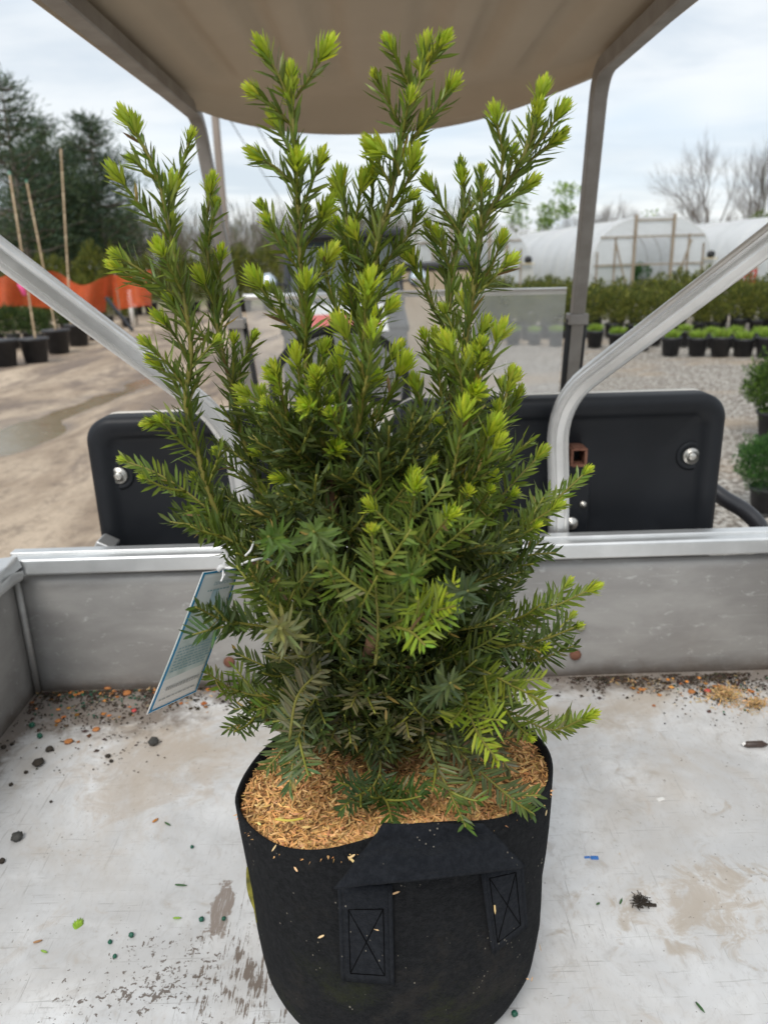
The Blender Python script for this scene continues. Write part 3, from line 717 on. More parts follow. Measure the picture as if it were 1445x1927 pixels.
sh = [(655, 1612), (668, 1608), (1166, 1606), (737, 1683), (1026, 1535), (1018, 1790), (1002, 1838), (990, 1842), (560, 1640), (520, 1590), (700, 1745), (860, 1600), (930, 1700), (610, 1760)]
po = np.array([tuple(bag_hit(x, y, .004)) for x, y in sh]); pn = np.array([(p[0] - BC.x, p[1] - BC.y, .1) for p in po])
pd = np.cross(pn, rdirs(len(sh)))
me = col_mesh('stray_hulls', *blades(po, pd, pn, rng.uniform(.006, .010, len(sh)), rng.uniform(.0016, .0024, len(sh)), [.0] * len(sh), fuzz((.6, .42, .22), len(sh), .15))); o = link('stray_hulls', me, chip_m, None, 'stuff'); o['label'] = 'stray pale hulls clinging to the black felt'; o['category'] = 'hulls'
p0 = at(545, 1545, Z=1.018); q = MB(); q.tube(catmull([p0 + V((-.014, .002, .001)), p0 + V((0, -.001, .0015)), p0 + V((.013, .002, .001))], 4), .0011, 6); o = q.build('dead_needle', simple('yellow_needle', (.55, .45, .06), (.62, .5, .09), .5)); tagp(o, 'yellow dead needle lying on the tan mulch', 'needle')

# ================================================================ YEW SHRUB
yew = thing('yew_shrub', (BC.x, BC.y, 1.0), 'bushy upright yew with bright green new tips growing in the felt grow bag', 'shrub')
YC = BC.y
class Br:                                 # one branch: twigs + needles + separate new tips
    def __init__(s): s.o, s.d, s.n, s.L, s.w, s.k, s.c = [], [], [], [], [], [], []; s.tw = MB(); s.tc = []; s.tips = []
    def need(s, o, d, n, L, w, k, c): s.o.append(tuple(o)); s.d.append(tuple(d)); s.n.append(tuple(n)); s.L.append(L); s.w.append(w); s.k.append(k); s.c.append(c)
    def twig(s, pts, r0, r1, col):
        n = len(pts); a = len(s.tw.v); s.tw.tube(pts, [r0 + (r1 - r0) * i / (n - 1) for i in range(n)], 6); s.tc += [col] * (len(s.tw.v) - a)
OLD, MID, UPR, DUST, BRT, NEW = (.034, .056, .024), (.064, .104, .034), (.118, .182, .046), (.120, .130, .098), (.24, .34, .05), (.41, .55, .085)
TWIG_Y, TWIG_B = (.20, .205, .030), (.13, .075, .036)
def lerp(a, b, t): return tuple(x + (y - x) * t for x, y in zip(a, b))
def cj(c, s=.16):
    k = max(.4, 1 + random.gauss(0, s)); return (c[0] * 1.14 * k * (1 + random.gauss(0, .08)), c[1] * k, c[2] * .68 * k * (1 + random.gauss(0, .15)))
def frame(t, ref=V((0, 0, 1))):
    s_ = t.cross(ref)
    if s_.length < .1: s_ = t.cross(V((0, 1, 0)))
    s_.normalize(); return s_, s_.cross(t).normalized()
def resample(pts, step):
    out = [pts[0]]; acc = 0
    for a, b in zip(pts, pts[1:]):
        L = (b - a).length; d = step - acc
        while d <= L: out.append(a + (b - a) * (d / L)); d += step
        acc = (acc + L) % step if L else acc
        acc = L - (d - step) if d - step >= 0 and d > step - 1e-9 else acc + L
    return out
def tuft(br, p, t, size=1.0, n=20, col=NEW):
    n = int(n * 1.6); size *= random.choice((.55, .7, .85, .95, 1.05)); col = lerp(col, random.choice((UPR, col, col, (.50, .56, .12))), .35 * random.random())
    """a brush of new pale needles at a shoot end"""
    o, d, nn_, L, w, k, c = [], [], [], [], [], [], []
    s_, u = frame(t)
    for i in range(n):
        f = (i + .5) / n; a = i * 2.39996 + random.random() * .4; sp = .10 + .72 * (1 - f) ** .8 + random.gauss(0, .07)
        rad = s_ * math.cos(a) + u * math.sin(a); dd = t * math.cos(sp) + rad * math.sin(sp)
        o.append(tuple(p + t * (-.002 + .010 * f) * size + rad * .001)); d.append(tuple(dd)); nn_.append(tuple(t - dd * t.dot(dd) - rad * .05))
        L.append(size * random.uniform(.0125, .0165) * (.85 + .3 * (1 - f))); w.append(size * random.uniform(.0023, .0030)); k.append(random.uniform(-.02, .16)); c.append(cj(lerp(lerp(col, UPR, .35), col, f), .1))
    br.tips.append((o, d, nn_, L, w, k, c))
def clothe(br, pts, kind, col, step=.0022, nl=.021, t0=0.0, colT=None, flatn=None, ang=None, tipshrink=.45):
    """needles along a twig"""
    total = sum((b - a).length for a, b in zip(pts, pts[1:])); rs = resample(pts, step); N = len(rs)
    if N < 3: return
    ph = random.random() * 6
    for i in range(N):
        f = i / (N - 1)
        if f < t0: continue
        t = (rs[min(i + 1, N - 1)] - rs[max(i - 1, 0)]).normalized(); s_, u = frame(t)
        if flatn is not None:
            u = (flatn - t * flatn.dot(t)); u = u.normalized() if u.length > .05 else frame(t)[1]; s_ = t.cross(u)
        if kind == 'spiral':
            a = ph + i * 2.39996 + random.gauss(0, .25); rad = s_ * math.cos(a) + u * math.sin(a)
            sp = (ang or .62) + random.gauss(0, .13) + (.1 if f < .7 else -.22 * (f - .7) / .3)
            d = t * math.cos(sp) + rad * math.sin(sp); n_ = t
        else:
            sd = 1 if i % 2 else -1; sp = (ang or 1.0) + random.gauss(0, .10) - .45 * max(0, f - .75) / .25
            lift = random.gauss(.30, .20); rad = (s_ * sd * math.cos(lift) + u * math.sin(lift)); d = t * math.cos(sp) + rad * math.sin(sp); n_ = u + t * .25 + V((random.gauss(0, .22), random.gauss(0, .22), 0))
        d = d + V((random.gauss(0, .11), random.gauss(0, .11), random.gauss(0, .11))) + V((0, 0, .06)); n_ = n_ + V((random.gauss(0, .3), random.gauss(0, .3), random.gauss(0, .3)))
        L = nl * random.uniform(.75, 1.22) * (1 - tipshrink * max(0, f - .72) / .28) * (.72 + .28 * min(1, f / .15))
        c = cj(lerp(col, colT or col, f))
        if random.random() < .02: c = random.choice(((.28, .20, .06), (.16, .10, .05), (.2, .19, .1)))
        br.need(rs[i], d, n_, L, random.uniform(.0024, .0032), random.uniform(-.22, .24), c)
def px_path(pp, dyt, dyb):
    n = len(pp); return [at(x, y, Y=YC + dyt + (dyb - dyt) * i / (n - 1)) for i, (x, y) in enumerate(pp)]
BRS = []
def hcol(z): return max(0, min(1, (z - 1.20) / .40))      # young wood carries paler needles
def leader(pp, dyt, dyb, lat=.030, r=.0042, tuftn=3, latlen=(.028, .052), bare=.0, lat_from=.12):
    br = Br(); pts = catmull(px_path(pp, dyt, dyb), 5)[::-1]         # base -> tip
    tot = sum((b - a).length for a, b in zip(pts, pts[1:]))
    br.twig(pts, r * .8, .0013, lerp(TWIG_B, TWIG_Y, .65))
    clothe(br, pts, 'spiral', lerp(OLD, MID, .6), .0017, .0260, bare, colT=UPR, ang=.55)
    s = tot * lat_from; az = random.random() * 6; rs = resample(pts, .004)
    while s < tot - .018:
        i = min(len(rs) - 2, int(s / .004)); f = s / tot; p = rs[i]; t = (rs[i + 1] - rs[max(0, i - 1)]).normalized(); s_, u = frame(t)
        az += 2.39996 + random.gauss(0, .3); rad = s_ * math.cos(az) + u * math.sin(az); sp = random.uniform(.55, .85)
        d = (t * math.cos(sp) + rad * math.sin(sp)).normalized(); ln = random.uniform(*latlen) * (1 - .45 * f) * (1.25 if f < .5 else 1)
        if rad.y > .55: ln *= .8
        q_ = [p, p + d * ln * .5 + V((0, 0, .002)), p + d * ln + (t * .3 + V((0, 0, .25))) * ln * .35]
        q_ = catmull(q_, 4); br.twig(q_, .0016, .0009, TWIG_Y)
        hz = hcol(p.z)
        clothe(br, q_, 'spiral', lerp(MID, UPR, hz * .7), .0018, .0218, .10, colT=lerp(UPR, BRT, .10 * hz), ang=.66)
        if random.random() < .35 + .6 * max(hz, f): tuft(br, q_[-1], (q_[-1] - q_[-2]).normalized(), random.uniform(.85, 1.2), random.randint(16, 22))
        s += lat * random.uniform(.6, 1.25)
    t = (pts[-1] - pts[-3]).normalized(); s_, u = frame(t)
    for k in range(tuftn):
        a = random.random() * 6.28; dd = (t + (s_ * math.cos(a) + u * math.sin(a)) * (.5 if k else .05)).normalized()
        tuft(br, pts[-1] - t * .006 * k, dd, 1.1 if k == 0 else .95, 20)
    BRS.append(br)
def shoot(pp, dyt, dyb, kind='spiral', col=MID, colT=None, tip=True, nl=.020, t0=.15, step=.0022, flatn=None, ang=None, sub=0, tipcol=NEW, r=.0022, tsize=.9):
    br = Br(); pts = catmull(px_path(pp, dyt, dyb) if not isinstance(pp[0], Vector) else pp, 6)[::-1]
    br.twig(pts, r * .62, .0009, lerp(TWIG_Y, TWIG_B, .25)); clothe(br, pts, kind, col, step, nl, t0, colT, flatn, ang)
    tot = sum((b - a).length for a, b in zip(pts, pts[1:])); rs = resample(pts, .004)
    for k in range(sub):
        f = .3 + .55 * (k + random.random() * .6) / max(1, sub); i = min(len(rs) - 2, int(f * (len(rs) - 1))); p = rs[i]; t = (rs[i + 1] - rs[max(0, i - 1)]).normalized(); s_, u = frame(t)
        d = (t * .75 + s_ * (1 if k % 2 else -1) * random.uniform(.5, .9) + u * random.uniform(-.1, .45)).normalized(); ln = random.uniform(.035, .06) * (1.1 - .5 * f)
        q_ = catmull([p, p + d * ln * .5, p + d * ln + V((0, 0, .12)) * ln], 3); br.twig(q_, .0014, .0009, TWIG_Y)
        clothe(br, q_, kind, col, .0023, nl * .92, .1, colT, flatn, ang)
        if tip and random.random() < .35: tuft(br, q_[-1], (q_[-1] - q_[-2]).normalized(), .75, 14, tipcol)
    if tip: tuft(br, pts[-1], (pts[-1] - pts[-3]).normalized(), tsize, 18, tipcol)
    BRS.append(br)
# traced leaders (tip first)
leader([(250, 240), (296, 330), (326, 470), (350, 580), (360, 665), (350, 755), (368, 830), (400, 945), (470, 1060), (600, 1230)], -.01, -.02, tuftn=2, lat_from=.30)
leader([(398, 352), (388, 440), (402, 560), (416, 650), (441, 745), (464, 850), (505, 950), (620, 1180)], .06, .02, lat_from=.28, lat=.028)
leader([(548, 150), (552, 230), (557, 330), (563, 440), (567, 560), (574, 650), (582, 745), (607, 850), (625, 915)], -.02, -.02, lat=.034, tuftn=4, lat_from=.06)
leader([(798, 105), (785, 170), (752, 272), (733, 379), (713, 447), (702, 520), (690, 640), (672, 800), (650, 930)], .03, .0, lat=.027, tuftn=4, lat_from=.12, r=.005)
leader([(692, 552), (685, 640), (680, 760), (662, 850), (638, 920)], -.11, -.05, lat=.024, tuftn=3, lat_from=.25, latlen=(.025, .04))
leader([(1015, 190), (988, 290), (937, 371), (907, 428), (888, 565), (876, 640), (866, 760), (850, 900), (780, 1100)], .0, .0, lat=.026, tuftn=3, lat_from=.42, r=.005)
leader([(868, 320), (872, 390), (858, 470), (846, 560), (842, 630), (850, 740), (830, 900), (760, 1120)], .05, .03, lat=.026, lat_from=.35)
leader([(905, 655), (888, 740), (868, 830), (856, 920), (810, 1050)], -.10, -.04, lat=.022, tuftn=4, lat_from=.2, latlen=(.03, .045))
leader([(642, 352), (655, 430), (682, 520), (690, 640)], .05, .02, lat=.026, lat_from=.1)
leader([(520, 705), (545, 790), (585, 880), (622, 930)], -.09, -.04, lat=.022, tuftn=4, lat_from=.15, latlen=(.025, .04))
leader([(596, 715), (604, 800), (618, 900)], -.10, -.05, lat=.02, tuftn=3, lat_from=.2, latlen=(.02, .03))
leader([(960, 712), (938, 800), (912, 900), (850, 1010)], .0, -.01, lat=.024, tuftn=3, lat_from=.2)
leader([(500, 770), (515, 850), (560, 950), (640, 1080)], .02, .0, lat=.022, lat_from=.15)
leader([(768, 880), (770, 930), (760, 990), (720, 1100)], .04, .02, lat=.02, lat_from=.15)
# further upright shoots with pale ends
UPS = [([(356, 268), (338, 330), (322, 410), (326, 470)], .02), ([(232, 345), (270, 395), (318, 450)], -.02), ([(228, 485), (275, 515), (335, 560)], -.02), ([(232, 510), (290, 545), (345, 600)], .0),
       ([(505, 108), (528, 150), (548, 200)], -.03), ([(602, 112), (580, 150), (556, 185)], -.02), ([(490, 182), (520, 205), (552, 240)], -.02), ([(495, 300), (525, 320), (555, 350)], -.02), ([(600, 310), (585, 350), (562, 400)], -.03),
       ([(498, 395), (520, 430), (560, 480)], -.02), ([(605, 410), (590, 440), (565, 480)], -.01), ([(738, 95), (760, 140), (785, 190)], .02), ([(710, 150), (735, 200), (765, 260)], .02), ([(843, 172), (815, 215), (775, 260)], .02),
       ([(725, 290), (745, 305), (752, 330)], .0), ([(825, 90), (812, 110), (795, 140)], .02), ([(772, 320), (762, 350), (738, 390)], .01), ([(785, 400), (770, 440), (720, 500)], .02), ([(700, 345), (700, 400), (705, 450)], .04),
       ([(935, 232), (945, 290), (940, 350)], -.02), ([(1045, 225), (1020, 260), (985, 300)], .0), ([(1035, 270), (1000, 300), (960, 350)], .01), ([(815, 360), (845, 410), (880, 460)], .03), ([(905, 330), (905, 380), (905, 430)], -.02),
       ([(780, 500), (808, 560), (842, 630)], .04), ([(808, 430), (830, 490), (846, 560)], .05), ([(940, 460), (925, 500), (892, 550)], .0), ([(490, 540), (520, 585), (570, 640)], -.03), ([(610, 495), (625, 560), (650, 640)], -.02), ([(650, 490), (660, 560), (680, 640)], .02),
       ([(285, 655), (320, 690), (355, 740)], -.02), ([(290, 795), (335, 795), (368, 830)], -.03), ([(310, 610), (335, 640), (358, 680)], .0), ([(415, 490), (410, 540), (412, 620)], .05), ([(475, 640), (455, 690), (440, 745)], .05), ([(300, 690), (330, 720), (356, 770)], .01),
       ([(750, 705), (725, 760), (690, 830)], -.04), ([(700, 640), (695, 690), (684, 740)], -.12), ([(470, 745), (510, 775), (560, 830)], -.07), ([(560, 690), (570, 750), (590, 820)], -.08), ([(800, 640), (815, 690), (845, 760)], .0), ([(850, 665), (868, 720), (872, 790)], -.10), ([(935, 640), (915, 690), (890, 740)], -.10),
       ([(920, 820), (900, 860), (870, 910)], -.10), ([(930, 845), (905, 880), (870, 930)], -.11), ([(820, 640), (825, 700), (835, 780)], -.02), ([(870, 790), (862, 840), (850, 900)], -.13), ([(970, 750), (945, 800), (915, 860)], .02), ([(785, 735), (800, 790), (815, 860)], -.05), ([(640, 690), (640, 760), (640, 850)], -.06)]
for pp, dy in UPS:
    hz = hcol(at(*pp[0], Y=YC).z); shoot(pp, dy, dy + .01, 'spiral', lerp(MID, UPR, .5 * hz), lerp(UPR, BRT, .12), True, .0220, .1, .0017, tsize=random.uniform(.95, 1.25))
# side and lower sprays (tip first), flat two-ranked needles
fc = V((0, -.75, .65))
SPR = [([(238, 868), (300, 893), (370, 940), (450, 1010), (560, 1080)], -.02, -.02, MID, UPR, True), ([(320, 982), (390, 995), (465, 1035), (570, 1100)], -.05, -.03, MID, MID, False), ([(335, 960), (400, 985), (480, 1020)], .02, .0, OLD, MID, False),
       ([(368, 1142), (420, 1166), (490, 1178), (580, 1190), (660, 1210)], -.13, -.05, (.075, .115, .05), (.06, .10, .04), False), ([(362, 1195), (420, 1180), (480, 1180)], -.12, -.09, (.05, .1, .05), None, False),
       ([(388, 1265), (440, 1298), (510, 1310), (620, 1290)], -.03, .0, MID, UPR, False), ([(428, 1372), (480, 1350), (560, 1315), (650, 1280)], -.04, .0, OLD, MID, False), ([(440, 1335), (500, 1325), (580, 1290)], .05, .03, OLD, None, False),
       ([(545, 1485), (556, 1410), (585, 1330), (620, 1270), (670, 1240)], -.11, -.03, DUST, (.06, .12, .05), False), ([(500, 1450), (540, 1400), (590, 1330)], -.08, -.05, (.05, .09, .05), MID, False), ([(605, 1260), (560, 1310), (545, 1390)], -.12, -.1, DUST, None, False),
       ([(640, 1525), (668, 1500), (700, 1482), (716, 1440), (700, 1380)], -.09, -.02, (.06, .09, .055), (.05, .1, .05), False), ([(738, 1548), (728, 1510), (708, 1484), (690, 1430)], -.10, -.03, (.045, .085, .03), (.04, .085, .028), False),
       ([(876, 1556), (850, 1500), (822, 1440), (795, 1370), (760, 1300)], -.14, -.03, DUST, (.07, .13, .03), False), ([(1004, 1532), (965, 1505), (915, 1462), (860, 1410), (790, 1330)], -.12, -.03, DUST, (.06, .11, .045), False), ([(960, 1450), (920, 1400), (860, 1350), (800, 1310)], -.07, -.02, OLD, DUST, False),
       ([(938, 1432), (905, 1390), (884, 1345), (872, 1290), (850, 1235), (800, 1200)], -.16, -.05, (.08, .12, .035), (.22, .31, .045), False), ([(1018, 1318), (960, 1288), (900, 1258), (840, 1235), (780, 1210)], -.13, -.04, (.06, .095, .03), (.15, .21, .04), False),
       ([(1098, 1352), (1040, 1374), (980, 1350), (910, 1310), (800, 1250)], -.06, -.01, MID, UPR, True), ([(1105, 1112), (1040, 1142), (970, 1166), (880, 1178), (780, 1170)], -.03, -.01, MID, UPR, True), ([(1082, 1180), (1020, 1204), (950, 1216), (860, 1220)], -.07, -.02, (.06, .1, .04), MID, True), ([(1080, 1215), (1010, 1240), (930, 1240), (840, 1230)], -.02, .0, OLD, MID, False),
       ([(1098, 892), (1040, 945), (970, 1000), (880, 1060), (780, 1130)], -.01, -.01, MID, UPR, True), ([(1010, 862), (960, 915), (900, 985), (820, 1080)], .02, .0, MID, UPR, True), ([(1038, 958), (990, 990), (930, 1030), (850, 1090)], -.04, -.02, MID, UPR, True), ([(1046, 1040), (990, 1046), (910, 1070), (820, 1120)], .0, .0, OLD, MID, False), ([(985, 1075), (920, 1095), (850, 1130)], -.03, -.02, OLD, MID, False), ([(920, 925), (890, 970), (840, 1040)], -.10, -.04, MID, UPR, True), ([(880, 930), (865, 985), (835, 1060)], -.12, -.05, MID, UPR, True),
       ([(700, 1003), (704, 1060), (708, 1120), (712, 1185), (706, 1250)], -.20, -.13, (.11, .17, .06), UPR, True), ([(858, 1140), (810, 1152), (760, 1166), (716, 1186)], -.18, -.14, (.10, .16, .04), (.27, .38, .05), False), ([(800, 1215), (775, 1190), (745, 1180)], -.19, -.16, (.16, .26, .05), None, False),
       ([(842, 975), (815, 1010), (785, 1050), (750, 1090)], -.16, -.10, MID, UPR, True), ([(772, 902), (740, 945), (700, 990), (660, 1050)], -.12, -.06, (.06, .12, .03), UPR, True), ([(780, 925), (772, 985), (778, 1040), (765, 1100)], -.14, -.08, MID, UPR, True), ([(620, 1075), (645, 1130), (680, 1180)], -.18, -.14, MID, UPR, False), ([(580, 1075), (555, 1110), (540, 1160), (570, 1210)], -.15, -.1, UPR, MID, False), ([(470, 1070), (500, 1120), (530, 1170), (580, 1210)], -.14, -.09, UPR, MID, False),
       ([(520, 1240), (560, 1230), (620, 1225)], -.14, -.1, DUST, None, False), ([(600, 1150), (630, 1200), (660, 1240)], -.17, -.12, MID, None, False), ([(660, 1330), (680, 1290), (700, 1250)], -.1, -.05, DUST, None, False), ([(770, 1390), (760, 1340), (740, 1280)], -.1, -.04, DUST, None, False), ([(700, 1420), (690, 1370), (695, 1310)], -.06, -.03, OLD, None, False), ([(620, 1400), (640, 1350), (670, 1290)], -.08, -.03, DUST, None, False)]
for pp, d0, d1, c0, c1, tp in SPR:
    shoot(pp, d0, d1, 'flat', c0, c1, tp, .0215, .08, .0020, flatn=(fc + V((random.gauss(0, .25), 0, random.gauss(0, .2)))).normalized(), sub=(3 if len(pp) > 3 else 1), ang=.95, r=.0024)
# shoots seen end on
for (x, y), c in [((590, 1000), (.085, .145, .05)), ((880, 1112), (.045, .075, .04)), ((520, 1178), (.15, .17, .10)), ((775, 1080), (.07, .125, .03)), ((848, 1285), (.055, .085, .045)), ((505, 1010), (.06, .115, .03))]:
    e = at(x, y, Y=YC - .20); s_ = at(x + (700 - x) * .25, y + 45, Y=YC - .08)
    shoot([e, e * .6 + s_ * .4 + V((0, 0, .004)), s_], 0, 0, 'spiral', c, c, False, .021, .25, .0019, ang=1.05)
# filler branches through the body, all round
BODY = [(700, 420, 900), (800, 400, 930), (900, 385, 970), (1050, 420, 1000), (1200, 430, 1000), (1330, 470, 985), (1400, 520, 930)]
def body(y):
    for (y0, a0_, b0_), (y1, a1_, b1_) in zip(BODY, BODY[1:]):
        if y <= y1: t = (y - y0) / (y1 - y0); return a0_ + (a1_ - a0_) * t, b0_ + (b1_ - b0_) * t
    return BODY[-1][1:]
for k in range(215):
    py = random.uniform(760, 1390); x0, x1 = body(py); px = random.uniform(x0, x1); dy = random.uniform(-.13, .17)
    if py > 1350 and dy < -.06: dy = abs(dy)
    if k % 4 == 0: py = random.uniform(1150, 1370); px = random.uniform(500, 960); dy = random.uniform(-.11, -.02)
    e = at(px, py, Y=YC + dy); z0 = max(1.03, min(1.30, e.z - random.uniform(.05, .12)))
    s_ = V((BC.x + (e.x - BC.x) * .12, YC + dy * .12, z0)); mid_ = s_ * .45 + e * .55 + V((0, 0, -.006 + .015 * random.random()))
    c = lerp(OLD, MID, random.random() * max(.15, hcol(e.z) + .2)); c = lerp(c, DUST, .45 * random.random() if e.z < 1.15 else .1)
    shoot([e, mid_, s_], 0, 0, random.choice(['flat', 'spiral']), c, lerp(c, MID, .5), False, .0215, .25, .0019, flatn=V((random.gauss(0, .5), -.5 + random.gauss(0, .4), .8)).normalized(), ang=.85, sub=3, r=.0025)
# trunk and limbs
tk = MB()
def limb(pp, dyt, dyb, r0, r1): tk.tube(catmull(px_path(pp, dyt, dyb), 5)[::-1], [r0 + (r1 - r0) * i / ((len(pp) - 1) * 5) for i in range((len(pp) - 1) * 5 + 1)], 9)
limb([(622, 895), (628, 1000), (640, 1100), (668, 1220), (700, 1320), (715, 1440)], -.05, .0, .0105, .0052)
limb([(700, 1200), (690, 1260), (696, 1320), (715, 1440)], -.09, -.01, .009, .005)
limb([(790, 1080), (770, 1180), (745, 1290), (722, 1440)], .0, .01, .010, .005)
limb([(850, 900), (800, 1060), (765, 1220), (725, 1440)], .01, .01, .010, .0045)
limb([(470, 1040), (560, 1180), (650, 1320), (712, 1440)], -.02, .0, .009, .004)
limb([(880, 1180), (800, 1260), (730, 1420)], -.02, .0, .007, .003)
limb([(520, 960), (600, 1130), (680, 1300), (716, 1440)], .02, .01, .009, .004)
trunk = tk.build('trunk', wood_m, yew, smooth=True)
yo = yew.location; ntips = 0
for br in BRS:
    me = col_mesh('branch', br.tw.v, br.tw.f, np.array(br.tc), off=yo); bo = link('branch', me, twig_m, yew)
    if br.o:
        me = col_mesh('needles', *blades(br.o, br.d, br.n, br.L, br.w, br.k, br.c), off=yo); link('needles', me, needle_m, bo, 'stuff')
    for tp in br.tips:
        ntips += 1
        me = col_mesh('new_tip', *blades(*tp, vein=1.12), off=yo); link('new_tip', me, tip_m, bo)
print('YEW branches', len(BRS), 'needles', sum(len(b.o) for b in BRS), 'tips', ntips)

# ---- hang tag
tag = thing('plant_tag', at(420, 1070, Y=YC - .03), 'printed plastic plant tag with blue border hanging on white string', 'tag')
TC = [at(382, 1077, Y=YC - .045), at(452, 1066, Y=YC - .005), at(369, 1302, Y=YC - .03), at(276, 1345, Y=YC - .09)]
def tagf(u, v, off=0.0):
    p = (TC[0] * (1 - u) + TC[1] * u) * (1 - v) + (TC[3] * (1 - u) + TC[2] * u) * v
    n = (TC[1] - TC[0]).cross(TC[3] - TC[0]).normalized()
    if n.y > 0: n = -n
    side = (TC[0] - TC[1]).normalized()
    return p + side * .006 * math.sin(v * math.pi) + n * (.006 * math.sin(v * math.pi) + off)
w = MB(); w.grid(lambda u, v: tagf(u, v), 10, 20)
me = bpy.data.meshes.new('card'); off = tag.location
cols = np.array([(i / 10, j / 20, 0) for j in range(21) for i in range(11)])
me = col_mesh('card', w.v, w.f, cols, off=off); card = link('card', me, tag_m, tag)
md = card.modifiers.new('solid', 'SOLIDIFY'); md.thickness = .0006; md.offset = 0
def strip(us, vs, offv, mat, name, nu=2, nv=20):
    q = MB(); q.grid(lambda u, v: tagf(us[0] + (us[1] - us[0]) * u, vs[0] + (vs[1] - vs[0]) * v, offv), nu, nv); return q.build(name, mat, card)
strip((0.015, .065), (.0, .995), .0007, blue_m, 'border'); strip((.955, .985), (.0, .995), .0007, blue_m, 'border')
strip((.065, .955), (.003, .016), .0007, blue_m, 'border', 10, 1); strip((.065, .955), (.978, .993), .0007, blue_m, 'border', 10, 1)
strip((-.004, .012), (.0, 1.0), .0007, white_m, 'white_edge')
def text_on_tag(body_, u0, v0, size, mat):
    cu = bpy.data.curves.new('tag_text', 'FONT'); cu.body = body_; cu.size = 1; cu.shear = .2; to = bpy.data.objects.new('tag_text', cu); COL.objects.link(to)
    dg = bpy.context.evaluated_depsgraph_get(); m2 = bpy.data.meshes.new_from_object(to.evaluated_get(dg)); bpy.data.objects.remove(to)
    wd = max(v.co.x for v in m2.vertices); 
    for v in m2.vertices:
        u_, v_ = u0 + v.co.x / wd * size[0], v0 - v.co.y * size[1]; v.co = tagf(u_, v_, .0009) - off
    return link('printed_title', m2, mat, card)
text_on_tag('DENSIFORMIS', .40, .105, (.50, .034), ink_m)
q = MB()
for j in range(8):                       # lines of small print, too small to read
    u_ = .12
    while u_ < .86:
        ln = random.uniform(.03, .11); vv = .52 + j * .024
        q.grid(lambda a, c: tagf(u_ + ln * a, vv + .009 * c, .0009), 3, 1); u_ += ln + .022
u_ = .30
while u_ < .85:
    ln = random.uniform(.03, .09); q.grid(lambda a, c: tagf(u_ + ln * a, .135 + .009 * c, .0009), 3, 1); u_ += ln + .02
q.build('small_print', ink_m, card, kind='stuff')
q = MB(); u_ = .2
while u_ < .9:
    ln = random.uniform(.02, .06); q.grid(lambda a, c: tagf(u_ + ln * a, .82 + .03 * c, .0009), 2, 1); u_ += ln + .014
u_ = .14
while u_ < .8:
    ln = random.uniform(.03, .09); q.grid(lambda a, c: tagf(u_ + ln * a, .91 + .01 * c, .0009), 2, 1); u_ += ln + .02
q.build('price_strip_print', greyink_m, card, kind='stuff')
strip((.44, .60), (.14, .25), .0008, simple('pale_blue_print', (.36, .50, .56), (.40, .54, .60), .5), 'printed_map', 3, 3)
q = MB(); kx = at(420, 1068, Y=YC - .045)
q.tube(catmull([kx, at(440, 1068, Y=YC - .06), at(470, 1056, Y=YC - .10), at(502, 1052, Y=YC - .08), at(520, 1062, Y=YC - .05)], 6), .0011, 8)
q.tube(catmull([kx, at(428, 1045, Y=YC - .05), at(418, 1032, Y=YC - .05)], 5), .0015, 8)
q.tube(catmull([at(462, 1046, Y=YC - .08), at(472, 1035, Y=YC - .08), at(478, 1020, Y=YC - .06)], 5), .001, 8)
q.tube(catmull([kx, at(420, 1085, Y=YC - .05), at(416, 1094, Y=YC - .052), at(424, 1080, Y=YC - .048)], 5), .0009, 8)
q.tube(catmull([kx + V((-.004, 0, -.002)), kx + V((0, -.004, .003)), kx + V((.005, 0, 0)), kx + V((.009, -.002, .003))], 4), .0022, 8)
q.build('string', string_m, tag, smooth=True)

# ================================================================ LITTER ON THE BED FLOOR
def clod(px, py, rpx, label, mat, name='soil_clod', cat='soil', group=None, flat=.7):
    p = at(px, py, Z=FZ); r = rpx * ((p - V((0, 0, CZ))).dot(FW)) / F
    bm = MB(); n = 8; vs = []
    for j in range(1, n):
        for k in range(12):
            a, e = 2 * math.pi * k / 12, math.pi * j / n; d = V((math.sin(e) * math.cos(a), math.sin(e) * math.sin(a), math.cos(e)))
            rr = r * (1 + .35 * mnoise.noise(d * 2 + V((px, py, 0)))); vs.append(V((p.x, p.y, FZ + r * flat * .9)) + V((d.x * rr, d.y * rr, d.z * rr * flat)))
    bm.v = [tuple(v) for v in vs] + [(p.x, p.y, FZ + r * flat * 1.9), (p.x, p.y, FZ - .0002)]
    for j in range(n - 2):
        for k in range(12): bm.f.append((j * 12 + k, j * 12 + (k + 1) % 12, (j + 1) * 12 + (k + 1) % 12, (j + 1) * 12 + k))
    for k in range(12): bm.f.append((84, (k + 1) % 12, k)); bm.f.append((85, 72 + k, 72 + (k + 1) % 12))
    o = bm.build(name, mat, smooth=True); tagp(o, label, cat, group); return o
soil_m = simple('dark_soil', (.025, .019, .014), (.05, .04, .03), .95, sc=120, bump=.8, bsc=500)
stone_m = simple('dark_pebble', (.035, .035, .032), (.075, .072, .065), .8, sc=90, bump=.4, bsc=300)
prill_m = simple('green_prill', (.008, .075, .045), (.012, .11, .065), .5, sc=100)
clod(290, 1401, 10, 'smooth dark pebble lying alone between the plant tag and the bag', stone_m, 'pebble', 'pebble')
clod(74, 1439, 11, 'black pointed soil clod next to the crumbs along the side wall', soil_m, flat=.55)
clod(34, 1580, 11, 'grey-brown knobbly pebble lying alone on the pale floor', stone_m, 'pebble', 'pebble')
